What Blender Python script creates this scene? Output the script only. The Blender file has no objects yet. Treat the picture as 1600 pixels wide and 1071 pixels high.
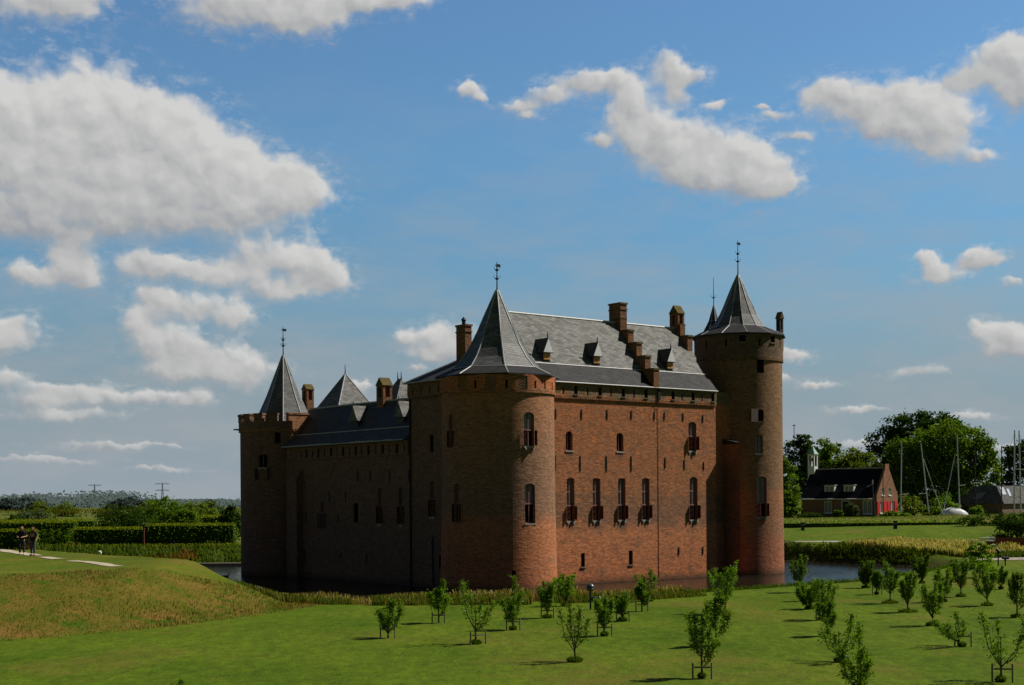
import bpy, bmesh, math, random
import numpy as np
from mathutils import Vector, Matrix
random.seed(7); np.random.seed(7)
PI = math.pi
scene = bpy.context.scene
COL = scene.collection

# ------------------------------------------------------------------ helpers
def rad(d): return math.radians(d)
class MB:
    def __init__(s): s.v=[]; s.f=[]; s.m=[]
    def add(s, vs, fs, mi=0, M=None):
        o=len(s.v)
        s.v += [tuple(M @ Vector(p)) for p in vs] if M is not None else [tuple(p) for p in vs]
        for f in fs: s.f.append([i+o for i in f]); s.m.append(mi)
    def box(s,x0,x1,y0,y1,z0,z1,mi=0,M=None):
        vs=[(x0,y0,z0),(x1,y0,z0),(x1,y1,z0),(x0,y1,z0),(x0,y0,z1),(x1,y0,z1),(x1,y1,z1),(x0,y1,z1)]
        s.add(vs,[(3,2,1,0),(4,5,6,7),(0,1,5,4),(1,2,6,5),(2,3,7,6),(3,0,4,7)],mi,M)
    def prism(s,poly,z0,z1,mi=0,M=None):
        n=len(poly); vs=[(x,y,z0) for x,y in poly]+[(x,y,z1) for x,y in poly]
        fs=[tuple(range(n-1,-1,-1)),tuple(range(n,2*n))]+[(i,(i+1)%n,n+(i+1)%n,n+i) for i in range(n)]
        s.add(vs,fs,mi,M)
    def prism_y(s,poly,y0,y1,mi=0,M=None):      # poly in (x,z), extruded along y
        n=len(poly); vs=[(x,y0,z) for x,z in poly]+[(x,y1,z) for x,z in poly]
        fs=[tuple(range(n)),tuple(range(2*n-1,n-1,-1))]+[(i,n+i,n+(i+1)%n,(i+1)%n) for i in range(n)]
        s.add(vs,fs,mi,M)
    def prism_x(s,poly,x0,x1,mi=0,M=None):      # poly in (y,z), extruded along x
        n=len(poly); vs=[(x0,y,z) for y,z in poly]+[(x1,y,z) for y,z in poly]
        fs=[tuple(range(n-1,-1,-1)),tuple(range(n,2*n))]+[(i,(i+1)%n,n+(i+1)%n,n+i) for i in range(n)]
        s.add(vs,fs,mi,M)
    def lathe(s,prof,n,cx=0,cy=0,phase=0,mi=0,a0=0,a1=2*PI,M=None):
        full=abs(a1-a0-2*PI)<1e-6; vs=[]; fs=[]; k=n if full else n+1
        for r,z in prof:
            for i in range(k):
                t=phase+a0+(a1-a0)*i/n; vs.append((cx+r*math.cos(t),cy+r*math.sin(t),z))
        for j in range(len(prof)-1):
            for i in range(n):
                i2=(i+1)%k; fs.append((j*k+i,j*k+i2,(j+1)*k+i2,(j+1)*k+i))
        if full:
            fs.append(tuple(range(k-1,-1,-1))); o=(len(prof)-1)*k; fs.append(tuple(range(o,o+k)))
        s.add(vs,fs,mi,M)
    def tube(s,pts,rads,n=6,mi=0,M=None):
        pts=[Vector(p) for p in pts]; vs=[]; fs=[]
        if not hasattr(rads,'__len__'): rads=[rads]*len(pts)
        for i,p in enumerate(pts):
            d=(pts[min(i+1,len(pts)-1)]-pts[max(i-1,0)]).normalized()
            u=d.cross(Vector((0,0,1)) if abs(d.z)<.9 else Vector((1,0,0))).normalized(); w=d.cross(u)
            for k in range(n):
                t=2*PI*k/n; vs.append(p+(u*math.cos(t)+w*math.sin(t))*rads[i])
        for j in range(len(pts)-1):
            for k in range(n):
                fs.append((j*n+k,j*n+(k+1)%n,(j+1)*n+(k+1)%n,(j+1)*n+k))
        fs.append(tuple(range(n-1,-1,-1))); o=(len(pts)-1)*n; fs.append(tuple(range(o,o+n)))
        s.add(vs,fs,mi,M)
    def mesh(s,name):
        me=bpy.data.meshes.new(name); me.from_pydata(s.v,[],s.f)
        me.polygons.foreach_set('material_index',s.m); me.update()
        bm=bmesh.new(); bm.from_mesh(me); bmesh.ops.recalc_face_normals(bm,faces=bm.faces); bm.to_mesh(me); bm.free()
        return me
    def obj(s,name,mats,parent=None,uv='box',smooth=False,loc=None,rz=0):
        return link(name,s.mesh(name),mats,parent,uv,smooth,loc,rz)
def link(name,me,mats,parent=None,uv=None,smooth=False,loc=None,rz=0):
    o=bpy.data.objects.new(name,me); COL.objects.link(o)
    for m in (mats if isinstance(mats,(list,tuple)) else [mats]): me.materials.append(m)
    if parent: o.parent=parent
    if loc: o.location=loc
    if rz: o.rotation_euler=(0,0,rz)
    if uv: do_uv(me,uv)
    if smooth: me.polygons.foreach_set('use_smooth',[True]*len(me.polygons))
    return o
def do_uv(me,mode):
    L=me.uv_layers.get('UVMap') or me.uv_layers.new(name='UVMap')
    for p in me.polygons:
        n=p.normal
        for li in p.loop_indices:
            c=me.vertices[me.loops[li].vertex_index].co
            if abs(n.z)>.93: uv=(c.x,c.y)
            elif isinstance(mode,tuple):
                pc=p.center; ph=math.atan2(pc.y-mode[1],pc.x-mode[0])
                a=math.atan2(c.y-mode[1],c.x-mode[0])
                if a-ph>PI: a-=2*PI
                if ph-a>PI: a+=2*PI
                uv=(a*mode[2],c.z)
            elif abs(n.x)>abs(n.y): uv=(c.y,c.z/max(.5,math.sqrt(1-n.z*n.z)))
            else: uv=(c.x+37.3,c.z/max(.5,math.sqrt(1-n.z*n.z)))
            L.data[li].uv=uv
def tag(o,label=None,cat=None,group=None,kind=None):
    if label: o['label']=label
    if cat: o['category']=cat
    if group: o['group']=group
    if kind: o['kind']=kind
    return o
def empty(name,loc=(0,0,0),rz=0,label=None,cat=None,group=None):
    o=bpy.data.objects.new(name,None); COL.objects.link(o); o.location=loc; o.rotation_euler=(0,0,rz); o.empty_display_size=.2
    return tag(o,label,cat,group)
def fast_mesh(name,V,F):
    V=np.asarray(V,dtype=np.float32); F=np.asarray(F,dtype=np.int32); k=F.shape[1]
    me=bpy.data.meshes.new(name); me.vertices.add(len(V)); me.vertices.foreach_set('co',V.ravel())
    me.loops.add(F.size); me.loops.foreach_set('vertex_index',F.ravel())
    me.polygons.add(len(F)); me.polygons.foreach_set('loop_start',np.arange(0,F.size,k,dtype=np.int32))
    me.update(calc_edges=True); me.validate(); return me
def cut(me,cutter):
    """boolean difference of a mesh with the meshes collected in one MB"""
    a=bpy.data.objects.new('tmp_body',me); b=bpy.data.objects.new('tmp_cutter',cutter.mesh('tmp'))
    COL.objects.link(a); COL.objects.link(b)
    m=a.modifiers.new('b','BOOLEAN'); m.operation='DIFFERENCE'; m.object=b; m.solver='EXACT'
    dg=bpy.context.evaluated_depsgraph_get(); dg.update()
    r=bpy.data.meshes.new_from_object(a.evaluated_get(dg))
    bpy.data.objects.remove(a); bpy.data.objects.remove(b); return r

# ------------------------------------------------------------------ materials
class NT:
    def __init__(s,tree): s.t=tree; s.n=tree.nodes; s.l=tree.links
    def new(s,ty,**kw):
        n=s.n.new(ty)
        for k,v in kw.items(): setattr(n,k,v)
        return n
    def set(s,sock,val):
        if isinstance(val,bpy.types.NodeSocket): s.l.new(val,sock)
        else: sock.default_value=val
    def math(s,op,a,b=None,c=None,clamp=False):
        n=s.new('ShaderNodeMath',operation=op,use_clamp=clamp); s.set(n.inputs[0],a)
        if b is not None: s.set(n.inputs[1],b)
        if c is not None: s.set(n.inputs[2],c)
        return n.outputs[0]
    def vmath(s,op,a,b=None,c=None):
        n=s.new('ShaderNodeVectorMath',operation=op); s.set(n.inputs[0],a)
        if b is not None: s.set(n.inputs[1],b)
        if c is not None: s.set(n.inputs[2],c)
        return n.outputs['Value'] if op in('LENGTH','DOT_PRODUCT') else n.outputs[0]
    def mix(s,f,a,b,blend='MIX'):
        n=s.new('ShaderNodeMix',data_type='RGBA',blend_type=blend); s.set(n.inputs[0],f)
        s.set(n.inputs[6],a if isinstance(a,bpy.types.NodeSocket) else (*a[:3],1)); s.set(n.inputs[7],b if isinstance(b,bpy.types.NodeSocket) else (*b[:3],1))
        return n.outputs[2]
    def noise(s,vec,scale,detail=3,rough=.55,dist=0,out=0):
        n=s.new('ShaderNodeTexNoise'); s.set(n.inputs['Vector'],vec); n.inputs['Scale'].default_value=scale
        n.inputs['Detail'].default_value=detail; n.inputs['Roughness'].default_value=rough; n.inputs['Distortion'].default_value=dist
        return n.outputs[out]
    def mapping(s,vec,scale=(1,1,1),loc=(0,0,0),rot=(0,0,0)):
        n=s.new('ShaderNodeMapping'); s.set(n.inputs[0],vec); n.inputs['Scale'].default_value=scale; n.inputs['Location'].default_value=loc; n.inputs['Rotation'].default_value=rot
        return n.outputs[0]
    def ramp(s,f,stops,interp='LINEAR'):
        n=s.new('ShaderNodeValToRGB'); s.set(n.inputs[0],f); cr=n.color_ramp; cr.interpolation=interp
        while len(cr.elements)<len(stops): cr.elements.new(.5)
        for e,(p,c) in zip(cr.elements,stops):
            e.position=p; e.color=(*c,1) if len(c)==3 else c
        return n.outputs[0]
    def mr(s,v,a,b,c=0,d=1,smooth=False):
        n=s.new('ShaderNodeMapRange',interpolation_type='SMOOTHSTEP' if smooth else 'LINEAR')
        s.set(n.inputs[0],v)
        for i,x in zip((1,2,3,4),(a,b,c,d)): s.set(n.inputs[i],x)
        return n.outputs[0]
def mat(name):
    m=bpy.data.materials.new(name); m.use_nodes=True; t=NT(m.node_tree); t.n.clear()
    o=t.new('ShaderNodeOutputMaterial'); b=t.new('ShaderNodeBsdfPrincipled'); t.l.new(b.outputs[0],o.inputs[0])
    b.inputs['Specular IOR Level'].default_value=.3
    t.bsdf=b; t.out=o; return m,t
def bump(t,h,strength=.4,dist=.03):
    n=t.new('ShaderNodeBump'); n.inputs['Strength'].default_value=strength; n.inputs['Distance'].default_value=dist
    t.l.new(h,n.inputs['Height']); t.l.new(n.outputs[0],t.bsdf.inputs['Normal'])
def simple(name,c,rough=.7,metal=0,var=.25,scale=6,spec=.3):
    m,t=mat(name); g=t.new('ShaderNodeTexCoord').outputs['Object']
    n=t.noise(g,scale,4); f=t.mr(n,.3,.7,1-var,1+var)
    col=t.vmath('MULTIPLY',(c[0],c[1],c[2]),f) if False else t.mix(1,(c[0],c[1],c[2]),f,'MULTIPLY')
    t.set(t.bsdf.inputs['Base Color'],col); t.bsdf.inputs['Roughness'].default_value=rough; t.bsdf.inputs['Metallic'].default_value=metal
    t.bsdf.inputs['Specular IOR Level'].default_value=spec
    return m
def brick(name,ramp_z,patch,mortar=(.24,.2,.15),zmax=20.,dark=1.0,patch_amt=.75,stains=()):
    """ramp_z: [(z,(r,g,b))...] base colour by height; patch: [colours] of blotches of differing bricks"""
    m,t=mat(name); uv=t.new('ShaderNodeTexCoord').outputs['UV']
    sep=t.new('ShaderNodeSeparateXYZ'); t.l.new(uv,sep.inputs[0])
    nz=t.noise(t.mapping(uv,(.5,.6,1)),1.2,4)
    zz=t.math('ADD',sep.outputs[1],t.math('MULTIPLY',t.math('SUBTRACT',nz,.5),1.6))
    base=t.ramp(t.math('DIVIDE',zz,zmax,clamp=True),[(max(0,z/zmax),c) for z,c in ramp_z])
    n1=t.noise(t.mapping(uv,(1,1.6,1)),.55,7,.72); n2=t.noise(t.mapping(uv,(1,1.3,1),(7,3,0)),1.1,7,.75); n3=t.noise(t.mapping(uv,(.45,3.2,1),(1,13,0)),1.8,6,.75)
    col=base
    for n,c,a,b in ((n1,patch[0],.52,.66),(n2,patch[1],.54,.66),(n3,patch[2],.57,.7)):
        col=t.mix(t.math('MULTIPLY',t.mr(n,a,b),patch_amt),col,c)
    bt=t.new('ShaderNodeTexBrick'); t.set(bt.inputs['Vector'],uv); bt.inputs['Scale'].default_value=1
    bt.inputs['Brick Width'].default_value=.27; bt.inputs['Row Height'].default_value=.088; bt.inputs['Mortar Size'].default_value=.009
    bt.inputs['Color1'].default_value=(.70,.70,.72,1); bt.inputs['Color2'].default_value=(1.24,1.2,1.16,1); bt.inputs['Mortar'].default_value=(1,1,1,1)
    bt.inputs['Bias'].default_value=0
    col=t.mix(1,col,bt.outputs['Color'],'MULTIPLY')
    col=t.mix(t.math('MULTIPLY',bt.outputs['Fac'],.55),col,mortar)
    fine=t.noise(t.mapping(uv,(3,9,1)),1.0,3,.8)
    col=t.mix(1,col,t.mr(fine,.25,.75,.62*dark,1.38*dark),'MULTIPLY')
    pale=t.mr(t.noise(t.mapping(uv,(2.6,7,1),(4,4,0)),1,2,.6),.66,.72); pale=t.math('MULTIPLY',pale,t.mr(n2,.45,.6))
    col=t.mix(t.math('MULTIPLY',pale,.55),col,(.46*dark,.36*dark,.26*dark))
    streak=t.mr(t.noise(t.mapping(uv,(1.6,.12,1)),1,4,.6),.55,.75)
    col=t.mix(t.math('MULTIPLY',streak,.35),col,(.09*dark,.07*dark,.055*dark))
    # damp, weed-dark foot just above the water
    for u0,v1,hw,hh in stains:
        m1=t.mr(t.math('ABSOLUTE',t.math('SUBTRACT',t.math('SUBTRACT',sep.outputs[0],u0),t.math('MULTIPLY',t.math('SUBTRACT',n2,.5),.5))),hw*.5,hw*1.1,1,0,True); m2=t.math('MULTIPLY',t.mr(sep.outputs[1],v1-hh,v1-.05,0,1,True),t.math('LESS_THAN',sep.outputs[1],v1+.02))
        col=t.mix(t.math('MULTIPLY',t.math('MULTIPLY',m1,m2),t.mr(fine,.3,.7,.35,.85)),col,(.085,.075,.065))
    wet=t.mr(sep.outputs[1],.05,.55,1,0); col=t.mix(t.math('MULTIPLY',wet,.75),col,(.05,.05,.035))
    col=t.mix(1,col,(.95,.915,.87),'MULTIPLY')
    t.set(t.bsdf.inputs['Base Color'],col); t.bsdf.inputs['Roughness'].default_value=.9; t.bsdf.inputs['Specular IOR Level'].default_value=.15
    h=t.math('SUBTRACT',t.math('MULTIPLY',fine,.7),bt.outputs['Fac']); h=t.math('ADD',h,t.math('MULTIPLY',t.noise(t.mapping(uv,(1,1.4,1),(3,3,0)),1.3,5,.7),3.0)); bump(t,h,.7,.03)
    return m
M={}
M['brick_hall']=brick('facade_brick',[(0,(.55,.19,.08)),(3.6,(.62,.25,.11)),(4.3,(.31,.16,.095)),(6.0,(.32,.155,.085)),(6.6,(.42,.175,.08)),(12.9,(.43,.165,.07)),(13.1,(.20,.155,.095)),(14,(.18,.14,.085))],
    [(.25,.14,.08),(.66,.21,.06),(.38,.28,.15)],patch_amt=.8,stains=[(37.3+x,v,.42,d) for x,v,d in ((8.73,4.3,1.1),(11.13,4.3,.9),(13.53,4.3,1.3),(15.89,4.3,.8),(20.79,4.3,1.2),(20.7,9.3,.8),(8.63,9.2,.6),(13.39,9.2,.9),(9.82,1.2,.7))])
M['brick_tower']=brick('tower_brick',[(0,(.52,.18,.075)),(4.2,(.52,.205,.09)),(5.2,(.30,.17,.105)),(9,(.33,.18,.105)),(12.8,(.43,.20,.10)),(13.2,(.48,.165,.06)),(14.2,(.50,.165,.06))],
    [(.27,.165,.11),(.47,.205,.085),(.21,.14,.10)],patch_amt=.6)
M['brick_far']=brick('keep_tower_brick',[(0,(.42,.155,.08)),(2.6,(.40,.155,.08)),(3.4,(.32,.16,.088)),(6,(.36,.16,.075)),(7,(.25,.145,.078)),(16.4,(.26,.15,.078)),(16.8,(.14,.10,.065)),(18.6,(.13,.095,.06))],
    [(.24,.14,.075),(.36,.15,.065),(.20,.125,.07)],patch_amt=.5)
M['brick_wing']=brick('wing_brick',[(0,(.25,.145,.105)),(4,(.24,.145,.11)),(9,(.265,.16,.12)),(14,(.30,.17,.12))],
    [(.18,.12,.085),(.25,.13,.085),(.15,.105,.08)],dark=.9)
M['brick_chim']=brick('chimney_brick',[(0,(.25,.12,.06)),(20,(.25,.12,.06))],[(.3,.13,.06),(.2,.12,.06),(.25,.16,.09)])
def slate(name,c,rough,var=.35,spec=.4,moss=0):
    m,t=mat(name); uv=t.new('ShaderNodeTexCoord').outputs['UV']
    bt=t.new('ShaderNodeTexBrick'); t.set(bt.inputs['Vector'],t.mapping(uv,(1,1,1),(0,0,0),(0,0,.12))); bt.inputs['Scale'].default_value=1
    bt.inputs['Brick Width'].default_value=.42; bt.inputs['Row Height'].default_value=.19; bt.inputs['Mortar Size'].default_value=.012
    bt.inputs['Color1'].default_value=(1-var,1-var,1-var,1); bt.inputs['Color2'].default_value=(1+var,1+var,1+var,1); bt.inputs['Mortar'].default_value=(.5,.5,.5,1)
    n=t.noise(t.mapping(uv,(1.2,2.2,1)),1.1,6,.7); col=t.mix(1,c,bt.outputs['Color'],'MULTIPLY'); col=t.mix(1,col,t.mr(n,.25,.75,.55,1.45),'MULTIPLY')
    n2=t.noise(t.mapping(uv,(1,.5,1),(3,3,0)),.5,4); col=t.mix(t.math('MULTIPLY',t.mr(n2,.5,.7),.35),col,(c[0]*1.1,c[1]*1.0,c[2]*.75))
    if moss:
        n3=t.noise(uv,1.5,5,.7); col=t.mix(t.mr(n3,.55-.3*moss,.75-.3*moss),col,(.12,.09,.02))
    t.set(t.bsdf.inputs['Base Color'],col); t.set(t.bsdf.inputs['Roughness'],t.mr(n,.3,.7,rough-.1,rough+.12)); t.bsdf.inputs['Specular IOR Level'].default_value=spec
    bump(t,t.math('SUBTRACT',t.math('MULTIPLY',n,.6),bt.outputs['Fac']),.5,.03); return m
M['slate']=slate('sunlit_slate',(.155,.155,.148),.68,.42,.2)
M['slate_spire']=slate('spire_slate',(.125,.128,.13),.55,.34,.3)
M['skirt']=slate('dark_slate',(.030,.031,.033),.68,.2,.15)  # flatter lower slopes, their duller light put into a darker slate colour
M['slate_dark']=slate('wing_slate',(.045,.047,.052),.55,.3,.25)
M['skirt_wing']=slate('grey_lower_slate',(.085,.088,.09),.65,.2,.2)  # paler copy for the wing's lower slope, light on it put in
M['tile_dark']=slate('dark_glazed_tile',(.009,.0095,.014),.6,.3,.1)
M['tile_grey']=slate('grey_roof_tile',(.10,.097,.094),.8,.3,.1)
M['mosscap']=slate('mossy_coping',(.12,.10,.06),.9,.3,.1,moss=.55)
M['lead']=simple('lead_flashing',(.42,.43,.44),.5,.0,.2,5)
M['pale_lead']=simple('pale_lead_sheet',(.72,.74,.76),.6,0,.1,5)
M['iron']=simple('wrought_iron',(.02,.02,.022),.6,.3)
M['void']=simple('dark_interior',(.006,.006,.007),1,0,.1,2,0)  # near-black stand-in for the shade inside openings
M['sill']=simple('pale_sill_stone',(.34,.30,.25),.9)
M['sillgrey']=simple('grey_mortar_surround',(.19,.155,.115),.95,0,.35,9,.1)
M['frame']=simple('faded_red_window_wood',(.27,.14,.125),.7)
M['shutter_red']=simple('oxblood_shutter_paint',(.07,.010,.011),.6,0,.25,5)
M['shutter_pink']=simple('faded_pink_shutter',(.30,.20,.21),.7,0,.2,5)
def stripe():
    m,t=mat('striped_shutter_paint'); uv=t.new('ShaderNodeTexCoord').outputs['UV']; s=t.new('ShaderNodeSeparateXYZ'); t.l.new(uv,s.inputs[0])
    w=t.math('FRACT',t.math('MULTIPLY',t.math('ADD',s.outputs[0],s.outputs[1]),2.6)); f=t.math('GREATER_THAN',w,.5)
    t.set(t.bsdf.inputs['Base Color'],t.mix(f,(.07,.011,.011),(.17,.10,.065))); t.bsdf.inputs['Roughness'].default_value=.6; return m
M['stripe']=stripe()
def leaded():
    m,t=mat('leaded_window_glass'); g=t.new('ShaderNodeTexCoord').outputs['Object']
    n=t.noise(g,14,2); t.set(t.bsdf.inputs['Base Color'],t.mix(n,(.15,.155,.16),(.27,.28,.29))); t.bsdf.inputs['Roughness'].default_value=.22; t.bsdf.inputs['Specular IOR Level'].default_value=.5
    bump(t,n,.25,.02); return m
M['glass']=leaded()
M['hatch']=simple('orange_brown_hatch_wood',(.55,.27,.09),.8,0,.4,20)
M['stake']=simple('weathered_stake_wood',(.20,.165,.125),.9,0,.35,20)
M['bark']=simple('bark',(.075,.06,.042),.95,0,.4,12,.1)
M['white']=simple('white_paint',(.72,.72,.70),.6,0,.08)
M['redpaint']=simple('bright_red_shutter_paint',(.55,.03,.03),.5,0,.12)
M['housebrick']=brick('house_brick',[(0,(.30,.15,.09)),(20,(.30,.15,.09))],[(.27,.14,.09),(.33,.15,.09),(.25,.16,.11)])
M['barnwood']=simple('barn_planks',(.16,.11,.075),.9,0,.4,3)
M['mast']=simple('aluminium_mast',(.50,.52,.55),.4,.3,.1)
M['gfloor']=simple('grey_globe_lamp',(.055,.06,.075),.30,0,.15,5,.6)
M['blackmetal']=simple('black_lamp_metal',(.02,.022,.024),.45)
M['copper']=simple('verdigris_copper',(.30,.42,.36),.7,0,.15)
M['bollard']=simple('dark_bollard',(.03,.03,.035),.7)
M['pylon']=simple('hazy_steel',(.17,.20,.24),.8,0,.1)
M['skylight']=simple('pale_skylight_glass',(.55,.58,.62),.2,0,.1,3,.6)
M['rustred']=simple('rust_red_timber',(.17,.05,.035),.85,0,.3,6)
M['stone']=simple('quay_stone',(.30,.26,.20),.9)
M['paving']=simple('pale_sand_path',(.44,.38,.27),.95,0,.3,3)
M['greypath']=simple('grey_gravel_path',(.30,.27,.22),.95,0,.3,2)
M['skin']=simple('skin',(.42,.23,.16),.6,0,.08)
M['cloth_black']=simple('black_cloth',(.018,.017,.022),.9,0,.2)
M['cloth_jeans']=simple('grey_blue_denim',(.085,.095,.12),.9,0,.25)
M['cloth_dark']=simple('dark_trouser_cloth',(.03,.03,.036),.9,0,.25)
M['cloth_red']=simple('dark_red_cloth',(.22,.03,.025),.9,0,.3)
M['cloth_pale']=simple('cream_print_cloth',(.62,.50,.42),.9,0,.2)
M['hair_red']=simple('auburn_hair',(.16,.055,.025),.7,0,.3,20)
M['hair_brown']=simple('brown_hair',(.10,.05,.025),.7,0,.3,20)
M['leather']=simple('tan_leather_bag',(.36,.13,.055),.6,0,.2)
M['hull']=simple('dark_boat_hull',(.05,.06,.09),.4,0,.1)
M['tarp']=simple('white_boat_cover',(.62,.64,.66),.45,0,.12,2)
def leafm(name,c1,c2,c3=None,trans=.35,gloss=.0):
    m,t=mat(name); g=t.new('ShaderNodeNewGeometry'); r=g.outputs['Random Per Island']
    p=t.new('ShaderNodeTexCoord').outputs['Object']; n=t.noise(p,.5,3)
    col=t.mix(r,c1,c2)
    if c3: col=t.mix(t.math('MULTIPLY',t.mr(n,.45,.62),.75),col,c3)
    d=t.new('ShaderNodeBsdfDiffuse'); tr=t.new('ShaderNodeBsdfTranslucent'); t.l.new(col,d.inputs[0])
    t.l.new(t.mix(1,col,(1.3,1.35,.5),'MULTIPLY'),tr.inputs[0]); mx=t.new('ShaderNodeMixShader'); mx.inputs[0].default_value=trans
    gl=t.new('ShaderNodeBsdfGlossy'); gl.inputs['Roughness'].default_value=.4; gl.inputs[0].default_value=(.8,.85,.8,1)
    m2=t.new('ShaderNodeMixShader'); m2.inputs[0].default_value=gloss
    t.l.new(d.outputs[0],mx.inputs[1]); t.l.new(tr.outputs[0],mx.inputs[2]); t.l.new(mx.outputs[0],m2.inputs[1]); t.l.new(gl.outputs[0],m2.inputs[2])
    t.l.new(m2.outputs[0],t.out.inputs[0]); return m
M['leaf_fruit']=leafm('fruit_tree_leaf',(.055,.12,.008),(.15,.25,.016),(.18,.26,.03),.48,.012)
M['leaf_young']=leafm('bright_young_leaf',(.075,.15,.008),(.16,.28,.018),(.19,.31,.028),.5,.01)
M['leaf_dark']=leafm('dark_tree_leaf',(.022,.05,.009),(.055,.10,.016),(.032,.062,.013),.4)
M['leaf_fruitdark']=leafm('dull_fruit_leaf',(.045,.095,.008),(.12,.19,.016),(.13,.19,.026),.45,.01)
M['leaf_mid']=leafm('broadleaf',(.055,.115,.010),(.13,.215,.02),(.145,.20,.03),.5)
M['leaf_olive']=leafm('olive_leaf',(.08,.13,.016),(.16,.21,.032),(.17,.19,.045),.45)
M['leaf_hedge']=leafm('hedge_leaf',(.09,.17,.018),(.20,.30,.035),(.19,.23,.055),.55)
M['leaf_hedgetop']=leafm('sunlit_hedge_top_leaf',(.12,.17,.010),(.26,.28,.018))  # hedge tops yellower, the light on them put into the leaf colour
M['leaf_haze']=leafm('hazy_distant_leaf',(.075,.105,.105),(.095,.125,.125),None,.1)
M['leaf_grey']=leafm('grey_green_leaf',(.05,.075,.035),(.085,.115,.055))
M['reed']=leafm('straw_reed',(.42,.34,.13),(.68,.56,.27),(.34,.32,.11))
M['reedgreen']=leafm('green_reed',(.06,.10,.014),(.12,.15,.035),(.075,.12,.018))
M['rush']=leafm('rusty_rush',(.20,.12,.035),(.34,.23,.08),(.14,.14,.03))
M['tuft']=leafm('dry_rampart_grass',(.06,.075,.007),(.135,.105,.016),(.21,.115,.03))
M['tuftgreen']=leafm('green_rampart_grass',(.065,.11,.009),(.10,.145,.013))
M['verge']=leafm('bright_verge_grass',(.05,.11,.008),(.085,.15,.014))
M['umbel']=simple('pale_umbel_flower',(.35,.38,.28),.9)

# ------------------------------------------------------------------ camera, sun, sky
CAM_Z=6.0; FPX=2193.0
cam=bpy.data.cameras.new('camera'); co=bpy.data.objects.new('camera',cam); COL.objects.link(co); scene.camera=co
cam.sensor_width=36; cam.lens=FPX/1600*36; cam.shift_y=243.5/1600; cam.clip_start=.1; cam.clip_end=12000
co.matrix_world=Matrix.Translation((0,0,CAM_Z)) @ Matrix.Rotation(rad(90),4,'X') @ Matrix.Rotation(-.007,4,'Z')
SUN_EL=rad(47); SUN_H=Vector((.965,.262,0)).normalized()
sd=Vector((SUN_H.x*math.cos(SUN_EL),SUN_H.y*math.cos(SUN_EL),math.sin(SUN_EL)))
sl=bpy.data.lights.new('sun','SUN'); so=bpy.data.objects.new('sun',sl); COL.objects.link(so)
sl.energy=5.0; sl.angle=rad(.53); sl.color=(1,.94,.84); so.rotation_euler=(-sd).to_track_quat('-Z','Y').to_euler(); so.location=(60,20,80)
cy_=scene.cycles; cy_.max_bounces=4; cy_.diffuse_bounces=2; cy_.glossy_bounces=2; cy_.transmission_bounces=2; cy_.transparent_max_bounces=4; cy_.caustics_reflective=False; cy_.caustics_refractive=False
scene.view_settings.view_transform='Standard'; scene.view_settings.look='None'; scene.view_settings.exposure=0
w=bpy.data.worlds.new('World'); scene.world=w; w.use_nodes=True
# clouds: soft blobs given by bearing and height in the sky (1/2193 rad units), broken up by noise
CLOUDS=[# cx, cy (px in the photo's sky), rx, ry
 (60,190,95,70),(150,175,95,75),(110,250,170,90),(250,215,95,70),(330,265,95,75),(220,300,230,70),(40,290,120,90),(420,300,85,48),(470,298,38,36),(330,330,140,42),(120,335,150,40),(-60,240,120,110),
 (50,8,100,30),(120,-10,60,30),(430,0,150,42),(360,22,80,36),(480,30,60,26),(570,6,90,22),(640,0,40,18),
 (115,405,38,42),(60,432,90,26),(130,432,28,24),
 (230,415,70,26),(310,425,120,30),(420,405,90,36),(490,415,55,40),(520,440,45,26),(440,450,90,26),
 (300,480,110,30),(370,495,50,22),(240,460,40,24),
 (220,505,46,36),(255,540,60,44),(310,555,100,46),(380,585,80,36),(270,585,70,22),
 (15,520,66,38),(-20,545,60,30),(10,592,40,20),
 (110,612,95,22),(60,630,90,16),(230,628,110,16),(310,625,40,20),(90,650,120,14),
 (640,526,38,24),(700,532,50,34),(680,555,60,20),(655,578,28,10),(560,600,40,14),
 (735,140,26,14),(755,155,16,10),(820,170,36,12),(860,155,40,16),(905,130,46,18),(950,128,50,22),(830,185,20,8),
 (1045,105,30,26),(1085,120,34,16),(1062,145,26,24),(1120,165,20,9),
 (985,160,46,34),(1000,200,54,40),(1050,225,80,44),(1110,255,86,46),(1165,268,66,44),(1200,285,56,36),(1225,292,36,18),(1080,275,60,30),(940,220,28,12),
 (1215,185,30,9),(1250,210,36,9),(1190,172,18,6),
 (1290,145,46,24),(1350,165,86,34),(1420,160,60,36),(1440,205,76,40),(1470,190,50,36),(1470,235,30,22),(1530,250,36,14),(1380,195,60,24),
 (1560,105,66,34),(1590,80,40,34),(1625,120,60,50),(1500,125,40,20),(1600,150,40,26),
 (1446,402,20,12),(1475,435,40,17),(1460,420,20,14),(1530,405,40,17),(1545,415,36,12),(1590,445,16,8),
 (1560,520,46,22),(1600,530,40,26),(1580,545,50,10),
 (1240,555,46,12),(1278,598,34,9),(1440,583,50,11),(1210,590,30,9),(1340,640,60,7),(1500,650,70,7),
 (180,700,120,8),(60,720,110,8),(260,735,90,6),(1380,690,110,8),(1560,700,90,9)]
t=NT(w.node_tree); t.n.clear()
out=t.new('ShaderNodeOutputWorld'); bg=t.new('ShaderNodeBackground'); t.l.new(bg.outputs[0],out.inputs[0])
sky=t.new('ShaderNodeTexSky'); sky.sky_type='NISHITA'; sky.sun_disc=False; sky.sun_elevation=SUN_EL; sky.sun_rotation=math.atan2(SUN_H.x,SUN_H.y)
sky.air_density=1; sky.dust_density=.6; sky.ozone_density=2.0; sky.altitude=0
gen=t.new('ShaderNodeTexCoord').outputs['Generated']
sp=t.new('ShaderNodeSeparateXYZ'); t.l.new(gen,sp.inputs[0])
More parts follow.
